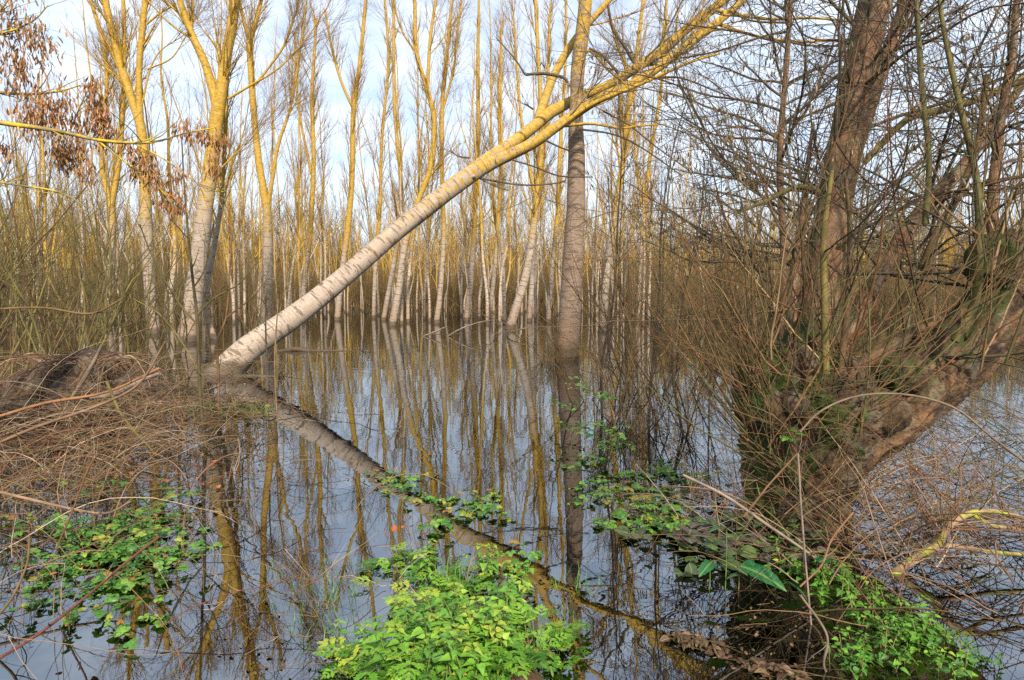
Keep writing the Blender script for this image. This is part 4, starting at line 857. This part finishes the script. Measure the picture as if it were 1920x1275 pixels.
# ------------------------------------------------------------------ green plants
def nettle_geo(gs, gl, x, y, z, h, sz=.04):
    n = rng.integers(4, 7); P, R = grow(np.array([[x, y, z]]), np.array([[rng.normal(0, .25), rng.normal(0, .25), 1]]), h, .0022, n + 2, .10, .08, .6); gs.tubes(P, R, 5)
    yaw0 = rng.uniform(0, 3.14)
    for k in range(1, n + 2):
        f = k / (n + 1); q = 4 if k == n + 1 else 2
        yw = yaw0 + k * 1.57 + np.arange(q) * 6.283 / q
        ax, ay, az = orient(q, .15 - .3 * (1 - f), .15, yw)
        s = sz * (1.15 - .45 * f) * rng.uniform(.8, 1.2)
        gl.stamp(*NETTLE, np.repeat(P[:, k], q, 0) + ax * .008, ax, ay, az, s, np.full(q, rng.random()))
def copies_of(build, n, name, label, cat, group, spots, mats, partnames, smin=.75, smax=1.25):
    pr = []
    for k in range(min(n, len(spots))):
        root = thing(name, label, cat, (0, 0, 0), group); gs, gl = Geo(), Geo(); build(gs, gl)
        if gs.n: obj(partnames[0], gs, mats[0], root)
        obj(partnames[1], gl, mats[1], root); pr.append(root)
    for k, (x, y, z) in enumerate(spots):
        s = rng.uniform(smin, smax); rz = rng.uniform(0, 6.28)
        if k < len(pr): pr[k].location = (x, y, z); pr[k].rotation_euler = (0, 0, rz); pr[k].scale = (s, s, s)
        else: dup(pr[k % len(pr)], (x, y, z), rz, (s, s, s))
def blob(pts, n, jit=.05):
    """random ground spots inside photo ellipses (px, py, rx, ry, weight)"""
    w_ = np.array([p[4] for p in pts], float); o_ = []
    for k in rng.choice(len(pts), n, p=w_ / w_.sum()):
        a = rng.uniform(0, 6.28); r = math.sqrt(rng.random()); q = GP(pts[k][0] + pts[k][2] * r * math.cos(a), pts[k][1] + pts[k][3] * r * math.sin(a)); z = float(height(np.array([q[0]]), np.array([q[1]]))[0]); o_.append((q[0], q[1], max(z, -.05)))
    return o_
def b_nettle(gs, gl):
    for k in range(3): nettle_geo(gs, gl, rng.normal(0, .02), rng.normal(0, .02), 0, rng.uniform(.05, .20), rng.uniform(.024, .046))
copies_of(b_nettle, 6, 'nettle_plant', 'young nettle plant in the bright green clump at the bottom centre', 'nettle', 'nettles in the centre clump',
    blob([(790, 1160, 50, 30, 1.2), (880, 1240, 90, 50, 2.4), (810, 1050, 60, 22, .9), (950, 1095, 40, 25, 1.2), (900, 1060, 25, 15, .4), (1000, 1190, 50, 30, 1.0), (690, 1225, 35, 12, .6), (790, 1270, 60, 40, 1.2), (900, 1310, 90, 30, 1.2)], 58), (M['greenstem'], M['nettle']), ('stem', 'leaves'))
def b_parsley(gs, gl):
    n = 7; yw = rng.uniform(0, 6.28, n); S = np.zeros((n, 3)); D = np.stack([np.cos(yw) * .6, np.sin(yw) * .6, np.full(n, .9)], 1)
    P, R = grow(S, D, rng.uniform(.04, .12, n), .0013, 5, .06, -.05, .8); gs.tubes(P, R, 3)
    ax, ay, az = orient(n, .0, .25, yw); gl.stamp(*FERN, P[:, -1], ax, ay, az, .075 * rng.uniform(.5, 1.35, n))
copies_of(b_parsley, 6, 'cow_parsley', 'ferny cow parsley rosette in the bright green clump at the bottom centre', 'cow parsley', 'cow parsley in the centre clump',
    blob([(800, 1100, 75, 20, 1.6), (860, 1270, 120, 50, 3.4), (1020, 1225, 42, 25, 1.6), (690, 1250, 40, 20, .7), (720, 1265, 40, 25, .5), (840, 1150, 70, 30, 1.4), (735, 1055, 30, 12, .5)], 74), (M['greenstem'], M['parsley']), ('stem', 'leaves'))
def b_nettle2(gs, gl):
    for k in range(3): nettle_geo(gs, gl, rng.normal(0, .03), rng.normal(0, .03), 0, rng.uniform(.05, .17), rng.uniform(.022, .042))
copies_of(b_nettle2, 4, 'nettle_plant', 'nettle plant in the green band running to the bottom right', 'nettle', 'nettles on the right bank',
    blob([(1560, 1100, 50, 25, 1.4), (1630, 1150, 70, 30, 2.2), (1700, 1200, 70, 30, 2.4), (1770, 1245, 70, 25, 1.6), (1600, 1235, 50, 20, .5), (1490, 1080, 40, 20, .5)], 48), (M['greenstem'], M['nettle']), ('stem', 'leaves'))
def b_trail(nl, ln, sz, tmpl):
    def f(gs, gl):
        n = 5; yw = rng.uniform(0, 6.28, n); D = np.stack([np.cos(yw), np.sin(yw), np.full(n, .45)], 1)
        P, R = grow(np.zeros((n, 3)) + (0, 0, .01), D, rng.uniform(ln * .5, ln, n), .0017, 12, .12, -.07, .5); P[..., 2] = np.maximum(P[..., 2], .015); gs.tubes(P, R, 3)
        S, D, r, al, tt, pl = spawn(P, R, np.zeros(n), nl, .1, 1, .9, .3); ax, ay, az = orient(nl, .1, .3); S[:, 2] += rng.uniform(0, .05, nl); S[:, 2] = np.maximum(S[:, 2], .02)
        gl.stamp(*tmpl, S, ax, ay, az, sz * rng.uniform(.45, 1.3, nl))
    return f
copies_of(b_trail(85, .40, .038, TRI), 5, 'bramble_plant', 'low green bramble trailing over the water at the lower left', 'bramble', 'green brambles at the lower left',
    blob([(190, 1060, 110, 45, 3), (60, 1140, 60, 40, 1.4), (250, 1040, 60, 30, 1.4), (160, 1130, 70, 30, 1), (230, 985, 60, 25, .8)], 24), (M['greenstem'], M['bright']), ('stem', 'leaves'))
copies_of(b_trail(26, .35, .04, TRI), 3, 'bramble_plant', 'scrappy small bramble among the dead canes at the left', 'bramble', 'small brambles among the dead canes',
    blob([(190, 900, 50, 30, 1), (40, 990, 40, 10, .6), (130, 830, 60, 30, .8), (360, 920, 50, 20, .8)], 9), (M['greenstem'], M['bright']), ('stem', 'leaves'))
copies_of(b_trail(50, .45, .055, ROUND), 4, 'bramble_plant', 'dark purple-green bramble in the patch before the pollard stump', 'bramble', 'dark brambles before the pollard stump',
    blob([(1300, 960, 70, 40, 2), (1400, 1030, 80, 40, 2.4), (1350, 930, 50, 30, 1), (1480, 1060, 50, 30, 1)], 16), (M['greenstem'], M['purple']), ('stem', 'leaves'))
copies_of(b_trail(34, .28, .045, TRI), 4, 'bramble_plant', 'small green bramble on the drowned bank behind the centre clump', 'bramble', 'small brambles behind the centre clump',
    blob([(850, 950, 70, 30, 2), (780, 880, 30, 25, .8), (800, 850, 30, 12, .6), (930, 1080, 50, 30, 1.4), (1240, 985, 45, 12, 1.4), (1120, 860, 40, 30, 1.4), (1170, 930, 70, 40, 1.8), (1250, 900, 60, 30, 1), (730, 910, 20, 20, .4), (890, 985, 20, 15, .6)], 40), (M['greenstem'], M['bright']), ('stem', 'leaves'))
copies_of(b_trail(60, .5, .05, TRI), 2, 'bramble_plant', 'yellow-green bramble over the leaning trunk foot', 'bramble', 'brambles by the leaning trunk foot',
    blob([(475, 790, 35, 18, 1), (440, 775, 20, 10, .5)], 6), (M['greenstem'], M['bright']), ('stem', 'leaves'))
copies_of(b_trail(40, .5, .045, TRI), 2, 'bramble_plant', 'green bramble sprigs climbing by the dead stems right of the middle trunk', 'bramble', 'brambles right of the middle trunk',
    [(*GP(px, py)[:2], z) for px, py, z in ((1075, 830, .1), (1140, 800, .2), (1130, 850, .1), (1165, 870, .05), (1060, 800, .15))], (M['greenstem'], M['bright']), ('stem', 'leaves'))

# thin dead stems poking out of the near water
for k_, (px, py, n_, lab) in enumerate(((620, 1150, 30, 'sparse thin stems poking from the water left of the green clump'), (1110, 1010, 26, 'sparse thin stems poking from the water below the middle trunk reflection'), (1190, 800, 34, 'fine stems poking from the water beside the dark brambles'),
        (700, 900, 18, 'few thin stems standing in the water beside the leaning trunk reflection'), (420, 1080, 22, 'few thin stems in the water right of the lower left brambles'))):
    q = GP(px, py); g = Geo(); arcs(g, n_, q[0], q[1], .28, .22, -.03, (.08, .42), .0022, 1.8, -.06, wob=.10, kids=2); tag(obj('dead_weeds', g, M['darktwig' if k_ % 2 else 'straw'], loc=q), lab, 'dead weeds', 'weeds poking through the near water')
# red leaves
for (px, py, d, n_, sp_, sz, lab) in ((375, 885, 4.0, 16, .07, .034, 'coral red leaves on stalks below the leaning trunk foot'), (770, 985, 3.0, 11, .035, .028, 'orange-red leaves at the top of the centre clump'),
        (100, 845, 4.5, 6, .045, .05, 'crimson leaves among the dead canes at left'), (430, 735, 8.0, 26, .16, .026, 'orange leaf sprigs hanging at the leaning trunk foot'), (130, 1095, 2.3, 3, .04, .035, 'two dull red leaves on the lower left brambles')):
    c = P3(px, py, d); root = thing('red_leaf_sprig', lab, 'leafy sprig', (c[0], c[1], 0)); gs, gl = Geo(), Geo()
    nst = 5; S = np.tile([c[0], c[1], 0.], (nst, 1)) + rng.normal(0, .03, (nst, 3)) * (1, 1, 0); P, R = grow(S, np.tile([0, 0, 1.], (nst, 1)), c[2] + .08, .0018, 8, .10, .02, .6); gs.tubes(P, R, 3)
    p = c + rng.normal(0, sp_, (n_, 3)) * (1.3, .8, .7); p[:, 2] = np.maximum(p[:, 2], .01); ax, ay, az = orient(n_, -.2, .5); gl.stamp(*ROUND, p, ax, ay, az, sz * rng.uniform(.6, 1.1, n_))
    obj('stalks', gs, M['straw'], root); obj('leaves', gl, M['red'], root)
# arum plant
c = GP(1425, 1095); root = thing('arum_plant', 'glossy dark arrow-shaped arum leaves with pale veins near the stump foot', 'arum', c); gs, gl = Geo(), Geo()
for px, py, yw, el, s in ((1408, 1068, -.75, -.1, .155), (1362, 990, -2.6, .3, .10), (1330, 1058, -2.3, -.1, .085), (1545, 1050, .4, .2, .09), (1480, 1135, -.9, -.2, .09), (1385, 1078, -2.8, .1, .06)):
    p = P3(px, py, 2.55); p[2] = max(p[2], .04); gl = Geo(); gs = Geo(); ax, ay, az = orient(1, el, .02, np.array([yw])); gl.stamp(*ARUM, p[None], ax, ay, nrm(az + np.array([0, -.4, 0])), s); lo_ = obj('leaf', gl, M['arum'], root); b_ = np.array([p[0] + .01, p[1] + .03, -.05]); gs.tubes(crom([b_, (b_ + p) / 2 + (.01, .02, .02), p], 7), np.full(7, .0022), 5); obj('stalk', gs, M['greenstem'], root)
# grass
def blades(g, xy, h, wd):
    n = len(xy); yw = rng.uniform(0, 6.28, n); S = np.column_stack([xy, np.full(n, -.03)]); D = np.stack([np.cos(yw) * .35, np.sin(yw) * .35, np.ones(n)], 1)
    P, R = grow(S, D, h * rng.uniform(.4, 1, n), wd, 6, .10, -.09, .15); B = n
    sd = nrm(np.cross(D, [0, 0, 1.]) + 1e-6); Lf = P + sd[:, None] * R[..., None]; Rt = P - sd[:, None] * R[..., None]; V = np.stack([Lf, Rt], 2).reshape(-1, 3)
    i = (np.arange(B)[:, None] * 6 + np.arange(5)[None]).ravel() * 2; rn = np.repeat(rng.random(B), 12); g.add(V, V * 0, np.stack([rn * 0 + .5, rn, rn * 0 + .5], 1), [np.stack([i, i + 1, i + 3, i + 2], 1)])
c = GP(840, 1110); g = Geo(); blades(g, np.array(c[:2]) + rng.normal(0, .035, (110, 2)), .20, .0022); tag(obj('grass_tuft', g, M['grass'], loc=c), 'long-bladed grass tuft in the middle of the green clump', 'grass tuft')
g = Geo(); pts = np.array([q[:2] for q in blob([(600, 1190, 60, 60, 1), (560, 1110, 80, 60, 1), (640, 1090, 60, 50, 1), (650, 1150, 40, 60, .6), (1080, 1100, 60, 20, .6), (1050, 1170, 40, 30, .5)], 420)]); blades(g, pts, .11, .0019)
tag(obj('drowned_grass', g, M['grass']), 'fine green grass blades poking through the shallow water', 'grass', kind='stuff')
# floating and sunken litter
g = Geo(); k = 2300; pts = np.array(blob([(1150, 1150, 80, 30, 1.5), (1300, 1205, 130, 45, 4), (1430, 1255, 130, 45, 4), (1200, 1200, 260, 90, 2), (1400, 1180, 200, 90, 3), (1000, 1160, 120, 60, 1), (600, 1230, 200, 60, .25), (1250, 900, 120, 60, .8), (300, 1230, 250, 50, .5)], k))
z = height(pts[:, 0], pts[:, 1]) + .008; p = np.column_stack([pts[:, :2], z]); ax, ay, az = orient(k, 0, .25); g.stamp(*DEAD, p, ax, ay, az, .036 * rng.uniform(.4, 1.3, k))
tag(obj('sunken_leaf_litter', g, M['deadleaf']), 'dead brown leaves lying under the clear shallow water', 'leaf litter', kind='stuff')
g = Geo(); k = 1500; pts = np.array(blob([(620, 800, 300, 120, 1), (1100, 760, 200, 60, 1), (1200, 860, 110, 70, 3), (560, 1200, 160, 90, .5), (1000, 1120, 120, 40, 1), (300, 900, 250, 60, 1), (1450, 1180, 180, 70, .7)], k)); p = np.column_stack([pts[:, :2], np.full(k, .004)]); ax, ay, az = orient(k, 0, .04); g.stamp(*DEAD, p, ax, ay, az, .015 * rng.uniform(.4, 1.3, k))
tag(obj('floating_debris', g, M['deadleaf']), 'small bits of dead leaf floating on the water', 'debris', kind='stuff')
g = Geo(); k = 300; q = np.array(blob([(1300, 1205, 120, 45, .8), (1430, 1255, 130, 40, .8), (1400, 1190, 230, 80, 1.5), (1250, 1180, 150, 80, 2), (1600, 1030, 100, 60, 1)], k)); yw = rng.normal(-.45, .35, k); S = np.column_stack([q[:, :2], np.maximum(height(q[:, 0], q[:, 1]), -.04) + .012])
P, R = grow(S, np.stack([np.cos(yw), np.sin(yw), np.full(k, .03)], 1), rng.uniform(.05, .22, k), .0016, 5, .05, 0, .5); g.tubes(P, R, 3)
tag(obj('sunken_stalks', g, M['scrub']), 'flattened dead stalks along the drowned lower right bank', 'debris', kind='stuff')
